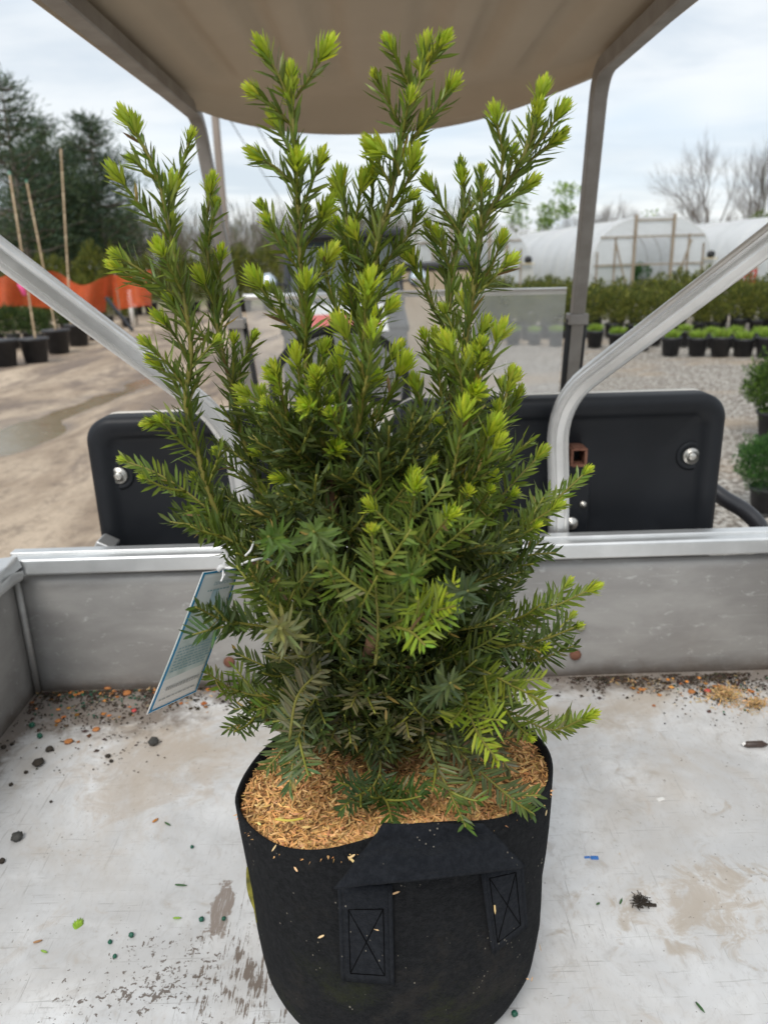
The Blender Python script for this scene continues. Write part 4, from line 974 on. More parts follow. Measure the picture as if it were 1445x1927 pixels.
for px, py, r in ((94, 1413, 7), (24, 1402, 4), (8, 1408, 5), (5, 1623, 6), (22, 1478, 4), (97, 1510, 3), (50, 1455, 4), (204, 1425, 5), (210, 1434, 4)):
    clod(px, py, r, 'small dark soil crumb scattered along the left of the floor', soil_m, group='soil crumbs on the bed floor')
for px, py, r in ((248, 1763, 5), (208, 1775, 4), (217, 1802, 4), (380, 1733, 5), (422, 1731, 4), (362, 1596, 3.4), (968, 1911, 6), (62, 1368, 5), (76, 1388, 5)):
    clod(px, py, r, 'small round dark green fertiliser pellet on the pale floor', prill_m, 'fertiliser_pellet', 'pellet', 'green pellets on the bed floor', 1.0)
q = MB()
dk = at(1205, 1703, Z=FZ)
for k in range(90):
    d = V(rdirs(1)[0]); d.z = abs(d.z); st_ = V((dk.x, dk.y, FZ + .003)) + d * .003
    q.tube([st_, st_ + d * random.uniform(.004, .008), st_ + d * .008 + V((random.gauss(0, .003), random.gauss(0, .003), -.001))], .0006, 4)
q.tube([(dk.x, dk.y, FZ + .003), (dk.x + .012, dk.y - .003, FZ + .0025), (dk.x + .019, dk.y - .003, FZ + .002)], .0022, 6)
o = q.build('root_tuft', soil_m); tagp(o, 'dark fibrous tuft of root with a short stub on pale floor', 'root tuft')
def floor_needle(px, py, ang, L, col, label, group, w=.0026):
    p = at(px, py, Z=FZ + .0022); d = V((math.cos(ang), math.sin(ang), 0))
    me = col_mesh('fallen_needle', *blades([tuple(p - d * L / 2)], [tuple(d)], [(0, 0, 1)], [L], [w], [-.03], [col]), off=p)
    o = link('fallen_needle', me, needle_m); o.location = p; md = o.modifiers.new('s', 'SOLIDIFY'); md.thickness = .0012; md.offset = 0
    tagp(o, label, 'needle', group)
for px, py, a, L in ((316, 1550, -.6, .013), (341, 1665, -.1, .017), (1168, 1695, 1.0, .011), (1317, 1895, -1.2, .014), (1125, 1700, .4, .006)):
    floor_needle(px, py, a, L, (.06, .14, .05), 'single dark green yew needle fallen on the pale floor', 'fallen green needles')
for px, py, a, L in ((334, 1727, 0, .011), (84, 1790, -.35, .010)):
    floor_needle(px, py, a, L, (.30, .48, .08), 'single light green needle fallen on the pale floor', 'fallen light needles')
floor_needle(72, 1771, .35, .011, (.45, .25, .12), 'thin tan straw sliver on the pale floor', None)
p = at(147, 1735, Z=FZ + .003); b5 = [(0, 0, 0)] * 7; dd = [(math.cos(a), math.sin(a), .06) for a in (.9, 1.15, 1.35, 1.55, 1.75, 2.0, 2.2)]
me = col_mesh('fallen_tip', *blades(b5, dd, [(0, 0, 1)] * 7, [.012, .015, .017, .018, .017, .015, .012], [.0026] * 7, [.02] * 7, fuzz((.36, .56, .07), 7, .1)))
o = link('fallen_tip', me, tip_m); o.location = p - V((0, .009, .0025)); md = o.modifiers.new('s', 'SOLIDIFY'); md.thickness = .001; tagp(o, 'bright yellow-green fallen tip of new growth on pale floor', 'leaf')
q = MB(); p = at(1420, 1406, Z=FZ); q.tube([p + V((-.02, .001, .005)), p + V((-.014, 0, .006)), p + V((.012, 0, .006)), p + V((.02, -.001, .005))], [.0025, .0055, .0055, .002], 10); o = q.build('husk', simple('brown_husk', (.045, .03, .025), (.075, .05, .04), .5, sc=60), smooth=True); tagp(o, 'dark brown seed husk lying near the tan hull pile', 'husk')
q = MB(); q.tube([p + V((-.022, .001, .005)), p + V((-.017, .001, .0085))], .0028, 8); q.build('pale_tip', white_m, o)
bluep = simple('blue_plastic', (.03, .14, .45), (.04, .18, .5), .5)
for px, py, sx_, sy_ in ((1104, 1614, .008, .003), (1118, 1615, .011, .006)):
    q = MB(); p = at(px, py, Z=FZ); q.box((p.x, p.y, FZ + .0008), (sx_, sy_, .002), Euler((0, 0, random.uniform(-.4, .4)))); o = q.build('plastic_fleck', bluep, bevel=.0006); tagp(o, 'tiny blue plastic fleck beside the felt bag', 'fleck', 'blue flecks')
q = MB(); p = at(1242, 1505, Z=FZ); q.box((p.x, p.y, FZ + .001), (.012, .006, .0024), Euler((0, 0, .3))); o = q.build('plastic_fleck', white_m, bevel=.0008); tagp(o, 'small white fleck on the pale floor', 'fleck')
floor_needle(293, 1543, .9, .011, (.55, .24, .06), 'single orange-tan hull on the pale floor beside the bag', None, .004)
# drifts of crumbs and hulls against the headboard
def drift(name, regions, label, cat):
    parts = []
    for (x0, x1, y0, y1, n, kind) in regions:
        P = []
        for k in range(n):
            while True:
                t = random.expovariate(2.6); px = random.uniform(x0 - 25, x1 + 25); py = y0 + (y1 - y0) * t
                e_ = min(1, max(0, (px - x0 + 25) / 90)) * min(1, max(0, (x1 + 25 - px) / 90))
                if t < 1.6 and random.random() < e_ * max(.03, min(1, .5 + 1.5 * mnoise.noise(V((px / 38, py / 17, x0))))): break
            p = at(px, py, Z=FZ); p.y = min(p.y, HY - .012); p.x = max(p.x, LX + .012); pile = .012 * math.exp(-((t) / .5) ** 2) if kind == 'pile' else 0
            P.append((p.x, p.y, FZ + .0016 + random.random() * pile))
        if kind == 'crumb': parts.append(octas(P, rng.uniform(.0005, .0026, n) * (1 + 1.2 * (rng.random(n) > .93)), fuzz((.05, .036, .026), n, .4)))
        elif kind == 'green': parts.append(octas(P, rng.uniform(.0015, .003, n), fuzz((.015, .12, .07), n, .3), 1))
        elif kind == 'chip': parts.append(octas(P, rng.uniform(.002, .007, n), fuzz((.45, .18, .05), n, .3), .4))
        else: parts.append(hulls(P, np.clip(fuzz((.55, .36, .17), n, .25), 0, 1), .35, (.006, .010)))
    me = col_mesh(name, *merge(parts), smooth=False); o = link(name, me, crumb_m, None, 'stuff'); o['label'] = label; o['category'] = cat
drift('litter', [(40, 460, 1280, 1318, 4600, 'crumb'), (20, 300, 1295, 1400, 1200, 'crumb'), (60, 420, 1285, 1325, 60, 'chip'), (40, 250, 1300, 1390, 16, 'chip'), (110, 330, 1290, 1330, 150, 'green'), (60, 230, 1310, 1370, 20, 'green'), (60, 420, 1285, 1330, 110, 'hull')], 'dark soil crumbs, green pellets and bark chips heaped in the bed corner', 'litter')
drift('litter', [(1080, 1250, 1272, 1303, 900, 'crumb'), (1250, 1445, 1268, 1300, 1300, 'crumb'), (1250, 1445, 1290, 1340, 350, 'crumb'), (1130, 1445, 1275, 1310, 26, 'chip'), (1270, 1445, 1275, 1340, 22, 'green'), (1150, 1270, 1280, 1300, 60, 'hull'), (1000, 1140, 1275, 1300, 80, 'crumb')], 'thin litter of brown crumbs against the bare right headboard', 'litter')
P = []
for k in range(900):
    a, r = random.random() * 6.28, abs(random.gauss(0, .5)); c0, rx_, ry_ = ((1365, 1312), 62, 26) if k < 640 else ((1420, 1330), 40, 16)
    p = at(c0[0] + math.cos(a) * r * rx_, c0[1] + math.sin(a) * r * ry_, Z=FZ); P.append((p.x, p.y, FZ + .002 + .016 * math.exp(-(r / .6) ** 2) * random.random()))
me = col_mesh('hull_pile', *hulls(P, np.clip(fuzz((.55, .36, .17), len(P), .22), 0, 1), .4, (.006, .010)), smooth=False); o = link('hull_pile', me, chip_m, None, 'stuff'); o['label'] = 'small heap of tan rice hulls by the headboard'; o['category'] = 'hull pile'
barkc_m = simple('orange_bark', (.38, .14, .04), (.52, .22, .07), .8, sc=60, bump=.5, bsc=200)
redc_m = simple('red_chip', (.5, .05, .05), (.6, .08, .07), .6)
for px, py, r in ((130, 1397, 8), (110, 1358, 6), (182, 1374, 7), (205, 1295, 9), (240, 1306, 8), (34, 1320, 5), (22, 1356, 5), (1300, 1303, 7), (1358, 1296, 8), (1206, 1299, 6)):
    clod(px, py, r, 'flat orange-brown bark chip among the floor litter', barkc_m, 'bark_chip', 'bark chip', 'bark chips in the litter', .35)
for px, py, r, lb in ((253, 1339, 5, 'small red chip on the floor behind the hanging plant tag'), (1330, 1302, 6, 'red chip at the edge of the tan hull heap')): clod(px, py, r, lb, redc_m, 'red_chip', 'chip', None, .5)
clod(172, 1291, 13, 'pale straw-coloured hull clump against the headboard in the corner', simple('straw_clump', (.42, .24, .10), (.62, .40, .2), .9, sc=200, bump=1, bsc=500), 'hull_clump', 'clump')

# ================================================================ POTS, SHRUBS, HEDGES
def pot_parts(root, r, h, nm='pot'):
    q = MB(); q.lathe((0, 0, 0), [(r * .78, 0), (r * .95, h * .86), (r * 1.04, h * .87), (r * 1.05, h), (r * .97, h), (r * .93, h * .9)], 22); return q.build(nm, potm, root, smooth=True)
def cloud_leaves(N, shape, L, w, cols, up=.4):
    P = []; D = []
    while len(P) < N:
        p = shape()
        P.append(p[0]); D.append(p[1])
    P, D = np.array(P), np.array(D); D = D + rdirs(N) * .55 + np.array((0, 0, up)); cc = np.array([cols[int(k)] for k in rng.integers(0, len(cols), N)]) * (1 + rng.normal(0, .25, (N, 1)))
    return rhombs(P, D, rdirs(N), rng.uniform(.7, 1.3, N) * L, rng.uniform(.7, 1.3, N) * w, np.clip(cc, .003, 1))
def blob_shape(rx, rz, zc, lump=.3, seed=0, inner=.55, taper=0):
    def f():
        d = V(rdirs(1)[0]); k = (inner + (1 - inner) * random.random() ** .5) * (1 + lump * mnoise.noise(d * 2.3 + V((seed, 0, 0))) + lump * .6 * mnoise.noise(d * 5 + V((0, seed, 0))))
        t = 1 - taper * max(0, d.z * k)
        return (d.x * rx * k * t, d.y * rx * k * t, zc + d.z * rz * k), (d.x, d.y, d.z + .5)
    return f
def make_hedge_plant(seed, cols, rx=.26, hz=.62, N=900, L=.075, w=.022):
    r = thing('container_shrub', (0, 0, 0), 'x', 'shrub'); pot_parts(r, .13, .24)
    me = col_mesh('foliage', *cloud_leaves(N, blob_shape(rx, hz * .5, .20 + hz * .5, .35, seed, .45, .15), L, w, cols, .8), smooth=False); link('foliage', me, leaf_m, r, 'stuff'); return r
G1 = [(.12, .14, .03), (.09, .115, .028), (.17, .175, .04), (.06, .08, .022), (.21, .21, .045)]
G2 = [(.045, .09, .03), (.03, .065, .02), (.08, .13, .03), (.10, .17, .03)]
GB = [(.20, .32, .05), (.14, .24, .04), (.26, .38, .07), (.10, .18, .04)]
hp = [make_hedge_plant(s_, G1, N=1000) for s_ in (1, 5)]
cnt = 0
def place(protos, pts, label, group, cat='shrub', sc=(.9, 1.15)):
    for i, p in enumerate(pts):
        src = protos[i % len(protos)]
        o = copy_tree(src); o.location = p; s_ = random.uniform(*sc); o.scale = (s_, s_, s_ * random.uniform(.92, 1.1)); o.rotation_euler.z = random.uniform(0, 6.28); tagp(o, label, cat, group)
def rowpts(y, x0, x1, dx, jx=.06): 
    n = int((x1 - x0) / dx); return [V((x0 + dx * k + random.gauss(0, jx), y + random.gauss(0, .06), -.03)) for k in range(n + 1)]
place(hp, rowpts(14.9, 1.6, 9.0, .40), 'olive-green container shrub in the first hedge row behind the small grass pots', 'first row of olive shrubs')
place(hp, rowpts(15.9, 1.4, 9.6, .42) , 'olive-green container shrub in the second hedge row nearer the plastic tunnels', 'second row of olive shrubs', sc=(1.0, 1.25))
place(hp, rowpts(17.2, .8, 10.4, .48), 'olive-green container shrub in the hedge row closest to the plastic tunnels', 'third row of olive shrubs', sc=(1.0, 1.3))
# small pots of pale grass-like plants
def make_grass_pot():
    r = thing('potted_perennial', (0, 0, 0), 'x', 'potted plant'); pot_parts(r, .15, .26)
    q = MB(); q.lathe((0, 0, .225), [(.001, .004), (.14, .004), (.14, -.01), (.001, -.012)], 18); q.build('soil', mb_m, r)
    N = 260; a = rng.uniform(0, 6.28, N); rr = rng.uniform(0, .085, N); tl = rng.uniform(.1, .9, N)
    o = np.stack([rr * np.cos(a), rr * np.sin(a), np.full(N, .23)], 1); d = np.stack([np.cos(a) * tl, np.sin(a) * tl, np.ones(N)], 1)
    me = col_mesh('foliage', *blades(o, d, rdirs(N), rng.uniform(.08, .17, N), np.full(N, .012), rng.uniform(-.2, .2, N), fuzz((.24, .34, .06), N, .2)), smooth=False); link('foliage', me, leaf_m, r, 'stuff'); return r
gp = make_grass_pot()
pts = [at(x, y, Z=-.03) for x, y in ((1118, 652), (1160, 655), (1205, 658), (1260, 668), (1310, 668), (1353, 670), (1396, 670), (1440, 672), (1490, 674))]
place([gp], pts, 'black pot of pale yellow-green tufts in the front row on gravel', 'front row of tufted pots', 'potted plant', (.95, 1.1))
pts = [at(x, y, Z=-.03) for x, y in ((965, 648), (1005, 648), (1045, 650), (1230, 648), (1285, 650), (1335, 652), (1380, 652), (1425, 653))]
place([gp], pts, 'black pot of pale yellow-green tufts in the row just behind the front one', 'second row of tufted pots', 'potted plant', (.85, 1.0))
# two shrubs on the gravel beside the seat
def big_shrub(loc, s_, label, cols, seed, hang=.0):
    r = thing('container_shrub', (0, 0, 0), label, 'shrub'); pot_parts(r, .17, .26)
    me = col_mesh('foliage', *cloud_leaves(9000, blob_shape(.30, .29, .50, .42, seed, .35), .038, .011, cols, .5), smooth=False); link('foliage', me, leaf_m, r, 'stuff')
    r.location = loc; r.scale = (s_, s_, s_); return r
p = at(1450, 800, Y=6.4); big_shrub(V((p.x + .03, 6.4, -.02)), .88, 'larger round green shrub on gravel, the farther one beside the seat back', G2 + GB[1:2], 3)
p = at(1448, 880, Y=4.5); big_shrub(V((p.x, 4.5, -.02)), .60, 'smaller round green shrub in black pot on gravel, nearer the seat back', [(.05, .13, .035), (.035, .09, .03), (.09, .19, .05)], 8)
# left side: hedge behind orange fence
def make_tall(seed):
    r = thing('arborvitae', (0, 0, 0), 'x', 'shrub'); pot_parts(r, .17, .30)
    me = col_mesh('foliage', *cloud_leaves(1500, blob_shape(.36, .62, .85, .3, seed, .45, .3), .10, .03, [(.10, .12, .025), (.14, .15, .03), (.06, .08, .02), (.18, .18, .035)], 1.0), smooth=False); link('foliage', me, leaf_m, r, 'stuff'); return r
tp_ = [make_tall(2), make_tall(6)]
place(tp_, rowpts(21.0, -14.5, -6.4, .52), 'dark olive columnar evergreen in the hedge just behind the orange fence', 'hedge behind orange fence', sc=(.85, 1.0))
place(tp_, rowpts(26.0, -18, -3.6, .60), 'dark olive columnar evergreen in the hedge row below the bare wood', 'hedge below the wood', sc=(1.15, 1.4))
lowg = [(.04, .07, .02), (.028, .05, .018), (.06, .09, .025)]
lp_ = [make_hedge_plant(11, lowg, .24, .5, 700), make_hedge_plant(14, lowg, .24, .5, 700)]
place(lp_, [V((-9.6 + .5 * k + random.gauss(0, .08), 17.2 + random.gauss(0, .15) , -.03)) for k in range(7)] + [V((-9.0 + .5 * k, 16.2, -.03)) for k in range(5)], 'low dark green potted shrub between the orange fence and the staked pots', 'low shrubs by the fence')
for p_ in hp + [gp] + tp_ + lp_:
    for c_ in list(p_.children): bpy.data.objects.remove(c_)
    bpy.data.objects.remove(p_)
# staked nursery pots
def nursery_pot(loc, r, h, label):
    t_ = thing('nursery_pot', (0, 0, 0), label, 'pot', 'large black pots beside the dirt track'); pot_parts(t_, r, h, 'pot_wall')
    q = MB(); q.lathe((0, 0, h * .9), [(.001, .004), (r * .95, .0), (r * .95, -.01), (.001, -.012)], 20); q.build('soil', mb_m, t_)
    q = MB(); q.lathe((0, 0, h * .9), [(r * .99, 0), (r * 1.10, .004), (r * 1.10, h * .1), (r * .99, h * .105)], 22); q.build('pot_rim', potm, t_, smooth=True); t_.location = loc
PTS = [((12, 690), .26), ((70, 682), .27), ((112, 663), .27), ((150, 650), .26), ((186, 640), .24)]
lbl = 'large black nursery pot standing beside the muddy track'
plc = []
for (x, y), r in PTS:
    p = at(x, y, Z=-.03); nursery_pot(V((p.x, p.y, -.03)), r * .88, .40 + .05 * random.random(), lbl); plc.append(p)
STK = [((18, 322), (68, 642), 1, 'bamboo stake tied with pink tape, leaning in a black pot'), ((50, 338), (106, 622), 2, 'leaning bamboo stake with green painted end in a black pot'), ((115, 280), (134, 614), 3, 'tallest bamboo stake, nearly upright, in a black pot'), ((-14, 330), (-6, 640), 0, 'bamboo stake standing outside the row of large black pots')]
for tpx, bpx, ip, lb in STK:
    y_ = plc[ip].y; a_, b_ = at(*tpx, Y=y_), at(*bpx, Y=y_); b_ = b_ + (b_ - a_).normalized() * .12
    t_ = thing('bamboo_stake', b_, lb, 'stake'); q = MB(); n = 9
    for k in range(n):
        s0, s1 = b_ + (a_ - b_) * k / n, b_ + (a_ - b_) * (k + 1) / n; q.tube([s0, s0 * .94 + s1 * .06, s0 * .5 + s1 * .5, s1], [.022, .019, .018, .018], 8)
    q.build('cane', bamboo_m, t_, smooth=True)
    if ip != 3:
        q = MB(); q.tube([a_, a_ + (b_ - a_) * .02], .021, 8); q.build('painted_end', simple('green_paint', (.10, .26, .18), (.14, .3, .2), .6), t_)
    if ip == 1:
        c_ = at(40, 545, Y=y_ - .03); q = MB(); q.tube([c_ + V((0, 0, .10)), c_ + V((.02, 0, .03)), c_ + V((.06, -.02, -.09))], [.05, .045, .035], 8); q.build('pink_tape', pink_m, t_, smooth=True)
# orange safety fence: woven strands
fen = thing('safety_fence', at(140, 640, Y=18.6) * V((1, 1, 0)).x if False else V((-7.5, 18.4, 0)), 'orange plastic mesh safety fence sagging in front of the hedge', 'fence')
def fpt(s, v):
    px = -60 + 345 * s; top = 522 + 10 * math.sin(s * 11 + .6) + 6 * math.sin(s * 23); bot = 583 + 7 * math.sin(s * 9 + 2) - (26 if px > 200 and px < 215 else 0)
    if px > 205 and px < 225: top -= 2
    y_ = 18.4 + .18 * math.sin(s * 26) + .25 * v * math.sin(s * 17 + 1); return at(px, top + (bot - top) * v, Y=y_)
q = MB(); nr = 15
for r_ in range(nr):
    v0 = r_ / nr
    q.grid(lambda s, v: fpt(s, v0 + v * .62 / nr), 110, 1)
q.build('mesh_strand', orange_m, fen, kind='stuff', solid=.006)
q = MB()
for k in range(100):
    s0 = k / 100; q.grid(lambda s, v: fpt(s0 + s * .003, v) + V((0, -.006, 0)), 1, 14)
q.build('mesh_tie', orange_m, fen, kind='stuff', solid=.006)
for s0 in (.02, .30, .55, .80, .97):
    p = fpt(s0, 0); q = MB(); q.tube([V((p.x, p.y + .05, -.05)), V((p.x, p.y + .05, p.z + .05))], .018, 8); q.build('fence_post', greywood_m, fen)
# white standpipe
p = at(252, 616, Z=-.02); a_ = at(243, 545, Y=p.y)
t_ = thing('standpipe', V((p.x, p.y, -.03)), 'white plastic standpipe with tap beside the orange fence', 'standpipe')
q = MB(); q.tube([V((p.x, p.y, -.03)), a_], .055, 12); q.build('pipe', white_m, t_, smooth=True); q = MB(); m_ = (p + a_) / 2 + V((.09, 0, .1)); q.tube([(p + a_) / 2 + V((0, 0, .1)), m_, m_ + V((.02, 0, -.08))], .035, 10); q.build('tap', white_m, t_, smooth=True)
q = MB(); q.tube([m_ + V((.02, 0, -.05)), m_ + V((.02, .0, -.5))], .02, 8); q.build('hose', black_m, t_)
q = MB(); q.bar(at(200, 560, Y=17.6), at(250, 622, Y=17.2), .07, .05); o = q.build('steel_angle', utvdark_m); tagp(o, 'dark steel bar leaning across the orange fence', 'bar')

# ================================================================ GREENHOUSES
def arch(cx, w, h, n=24):
    out = []
    for k in range(n + 1):
        a = math.pi * k / n; c_, s_ = math.cos(a), math.sin(a); out.append((cx - w / 2 * math.copysign(abs(c_) ** .8, c_), h * s_ ** .72 if s_ > 0 else 0))
    return out
def greenhouse(cx, Y, w, h, L, label, front=True):
    g_ = thing('hoop_house', (cx, Y, -.04), label, 'greenhouse'); A = arch(cx, w, h)
    q = MB(); n = len(A)
    for j in range(13):
        y_ = Y + L * j / 12
        for (x, z) in A: q.v.append((x + .0, y_, z * (1 + .012 * math.sin(j * 2.2)) - .04))
    for j in range(12):
        for k in range(n - 1): q.f.append((j * n + k, j * n + k + 1, (j + 1) * n + k + 1, (j + 1) * n + k))
    q.build('plastic_cover', poly_m, g_, smooth=True)
    for j in range(0, 13, 1):
        q = MB(); y_ = Y + L * j / 12; q.tube([(x * .996 + cx * .004, y_ + .05, z * .985 - .04) for x, z in A], .03, 6); q.build('hoop', white_m, g_, smooth=True)
    q = MB(); n2 = len(A); q.v = [(x, Y + L, z - .04) for x, z in A]; q.f = [tuple(range(n2))]; q.build('end_sheet', poly_m, g_)
    # front end wall: posts, rails, sheets on both sides of an open doorway
    def top(x): 
        for (x0, z0), (x1, z1) in zip(A, A[1:]):
            if x0 <= x <= x1: return z0 + (z1 - z0) * (x - x0) / max(1e-6, x1 - x0)
        return 0
    dw = w * .15
    for x, ww in ((cx - dw, .11), (cx + dw, .11)):
        q = MB(); q.box((x, Y - .06, (top(x) + .12) / 2 - .04), (ww, .12, top(x) + .14)); q.build('door_post', greywood_m, g_)
    for x in (cx - w * .30, cx + w * .28, cx - w * .44, cx + w * .40):
        q = MB(); q.box((x, Y - .04, top(x) * .40), (.06, .08, top(x) * .8)); q.build('stud', greywood_m, g_)
    for s_ in (-1, 1):
        q = MB(); q.bar((cx + s_ * w * .30, Y - .04, h * .64), (cx + s_ * w * .2, Y - .04, .05), .06, .06); q.build('brace', greywood_m, g_)
    for z, x0, x1 in ((h * .70, cx - w * .42, cx + w * .40), (h * .30, cx - w * .46, cx + w * .46), (h * .93, cx - dw, cx + dw)):
        q = MB(); q.box(((x0 + x1) / 2, Y - .05, z), (x1 - x0, .06, .065)); q.build('rail', greywood_m, g_)
    for x0, x1 in ((cx - w * .5, cx - dw), (cx + dw, cx + w * .5)):
        q = MB(); N_ = 14; xs = [x0 + (x1 - x0) * k / N_ for k in range(N_ + 1)]
        q.v = [(x, Y, -.04) for x in xs] + [(x, Y, top(x) - .05) for x in xs]; q.f = [(k, k + 1, N_ + 2 + k, N_ + 1 + k) for k in range(N_)]; q.build('end_sheet', polyclear_m, g_)
    q = MB(); q.add([(cx - dw, Y, h * .71), (cx + dw, Y, h * .71), (cx + dw, Y, top(cx + dw) - .05), (cx, Y, h - .05), (cx - dw, Y, top(cx - dw) - .05)], [(0, 1, 2, 3, 4)]); q.build('end_sheet', polyclear_m, g_)
    # blower box and louvre on the right of the end wall
    bx = cx + w * .455; q = MB(); q.box((bx, Y - .15, h * .36), (.55, .25, .06)); q.build('blower_shelf', simple('pale_board', (.5, .42, .28), (.56, .48, .33), .7), g_)
    q = MB(); q.lathe((bx, Y - .1, h * .36 + .17), [(.05, -.02), (.16, 0), (.17, .12), (.10, .2), (.02, .2)], 16, 'Y'); q.build('blower', black_m, g_, smooth=True)
    q = MB()
    for k in range(5): q.box((bx, Y - .12, h * .30 - .12 * k), (.5, .02, .075), Euler((.4, 0, 0)))
    q.build('louvre', white_m, g_)
    me = col_mesh('crop', *merge([(P_ + np.array((cx + dx, Y + 3.2 + dy_, 0)), f_, c_) for dx in (-.6, 0, .6) for dy_ in (0, 1.4) for P_, f_, c_ in [cloud_leaves(500, blob_shape(.5, .42, .45, .3, dx * 3, .4), .12, .05, [(.05, .16, .03), (.03, .10, .02), (.07, .2, .04)])]]), off=V((cx, Y, -.04)), smooth=False)
    link('crop', me, leaf_m, g_, 'stuff')
gy_ = 36.0; c1 = at(1222, 540, Y=gy_).x
greenhouse(c1, gy_, 5.6, 2.95, 26, 'white plastic hoop house with open timber doorway, middle one of three')
greenhouse(c1 - 8.1, gy_, 5.6, 2.95, 26, 'white plastic hoop house closest to the dark utility vehicle')
greenhouse(c1 + 8.1, gy_ - .5, 5.6, 2.95, 26, 'white plastic hoop house beside the red slatted rack')
p = at(1400, 545, Y=31); t_ = thing('red_rack', V((p.x, p.y, -.04)), 'red slatted plastic rack with plants on top beside the tunnel', 'rack')
rz = p.z
for k in range(5): q = MB(); q.box((p.x - .36 + .18 * k, p.y, (rz + .75) / 2), (.06, .06, rz + .80)); q.build('upright', redm, t_)
for k in range(5): q = MB(); q.box((p.x, p.y - .031, rz - .1 + .2 * k), (.80, .03, .06)); q.build('slat', redm, t_)
me = col_mesh('plants', *cloud_leaves(160, blob_shape(.34, .14, rz + .85, .3, 2), .12, .03, [(.2, .22, .06), (.3, .16, .08)]), off=V((0, 0, 0)), smooth=False)
me.transform(Matrix.Translation((0, 0, .04))); link('plants', me, leaf_m, t_, 'stuff')

# ================================================================ DARK UTILITY VEHICLE IN FRONT
utv = thing('utility_vehicle', (0, 0, 0), 'dark-cab utility vehicle with white and red hood facing the cart', 'vehicle')
q = MB(); q.box((0, 1.0, .62), (1.42, 2.7, .34)); q.build('body', utvdark_m, utv, bevel=.05)
q = MB(); q.add([(-.66, -.5, .82), (.66, -.5, .82), (.70, .42, 1.06), (-.70, .42, 1.06), (-.66, -.5, .55), (.66, -.5, .55), (.70, .42, .6), (-.70, .42, .6)], [(0, 1, 2, 3), (4, 7, 6, 5), (0, 4, 5, 1), (2, 6, 7, 3), (1, 5, 6, 2), (0, 3, 7, 4)]); hd = q.build('hood', utvwhite_m, utv, bevel=.05)
q = MB(); q.add([(-.40, -.42, .850), (.40, -.42, .850), (.40, -.05, .949), (-.40, -.05, .949)], [(0, 1, 2, 3)]); q.build('red_panel', redm, hd, solid=.012)
for s_ in (-1, 1):
    q = MB(); q.box((s_ * .48, -.515, .70), (.22, .05, .11)); q.build('headlight', white_m, utv, bevel=.02)
    q = MB(); q.tube([(s_ * .70, .42, 1.02), (s_ * .66, .85, 1.80)], .045, 8); q.build('front_pillar', utvdark_m, utv)
    q = MB(); q.tube([(s_ * .68, 2.0, .8), (s_ * .66, 1.9, 1.80)], .045, 8); q.build('rear_pillar', utvdark_m, utv)
    q = MB(); q.tube([(s_ * .68, .5, 1.28), (s_ * .84, .46, 1.30)], .014, 6); mr = q.build('mirror', utvdark_m, utv)
    q = MB(); q.lathe((s_ * .90, .44, 1.32), [(.02, .0), (.105, .012), (.115, .04), (.06, .09), (.005, .10)], 18, 'Y'); q.build('mirror_housing', simple('mirror_chrome', (.6, .68, .72), (.7, .76, .8), .15, .9), mr, smooth=True)
    for y_ in (.0, 2.0):
        q = MB(); q.lathe((s_ * .62 - .12, y_, .32), [(.18, 0), (.30, .01), (.33, .05), (.33, .19), (.30, .23), (.18, .24)], 24, 'X'); tw_ = q.build('wheel', black_m, utv, smooth=True)
        q = MB(); q.lathe((s_ * .62 - .125, y_, .32), [(.04, 0), (.175, .01), (.175, .24), (.04, .25)], 18, 'X'); q.build('rim', alum, tw_, smooth=True)
q = MB(); q.box((0, 1.36, 1.86), (1.50, 1.30, .12)); q.build('cab_roof', utvdark_m, utv, bevel=.04)
q = MB(); q.add([(-.66, .44, 1.06), (.66, .44, 1.06), (.62, .84, 1.78), (-.62, .84, 1.78)], [(0, 1, 2, 3)]); q.build('windscreen', glass_m, utv, solid=.008)
q = MB(); q.box((0, 2.0, 1.25), (1.3, .05, .9)); q.build('rear_panel', utvdark_m, utv)
q = MB(); q.box((0, -.53, .68), (1.36, .06, .22)); q.build('grille', utvdark_m, utv, bevel=.02)
for s_ in (-1, 1): q = MB(); q.box((s_ * .60, -.04, .92), (.24, .96, .10), Euler((.25, 0, 0))); q.build('fender', utvdark_m, utv, bevel=.03)
q = MB(); q.box((0, -.56, .45), (1.3, .10, .18)); q.build('bumper', utvdark_m, utv, bevel=.03)
up_ = at(648, 442, Y=10.2); utv.location = (up_.x, 9.3, -.04); utv.rotation_euler.z = .04
q = MB(); p = at(800, 518, Y=13.5); q.box((p.x, 13.6, (p.z + .1) / 2), (1.5, 1.6, p.z + .14)); tr_ = thing('flatbed_trailer', (p.x, 13.6, -.04), 'low tan trailer with black cover beside the dark vehicle', 'trailer')
q.build('trailer_body', simple('tan_board', (.38, .30, .21), (.44, .36, .26), .8), tr_, bevel=.04); q = MB(); q.box((p.x + .05, 13.6, p.z + .14), (1.56, 1.66, .14)); q.build('cover', black_m, tr_, bevel=.05)
for s_ in (-1, 1): q = MB(); q.lathe((p.x + s_ * .8 - .08, 13.4, .26), [(.1, 0), (.28, .01), (.30, .04), (.30, .13), (.28, .16), (.1, .17)], 20, 'X'); q.build('wheel', black_m, tr_, smooth=True)

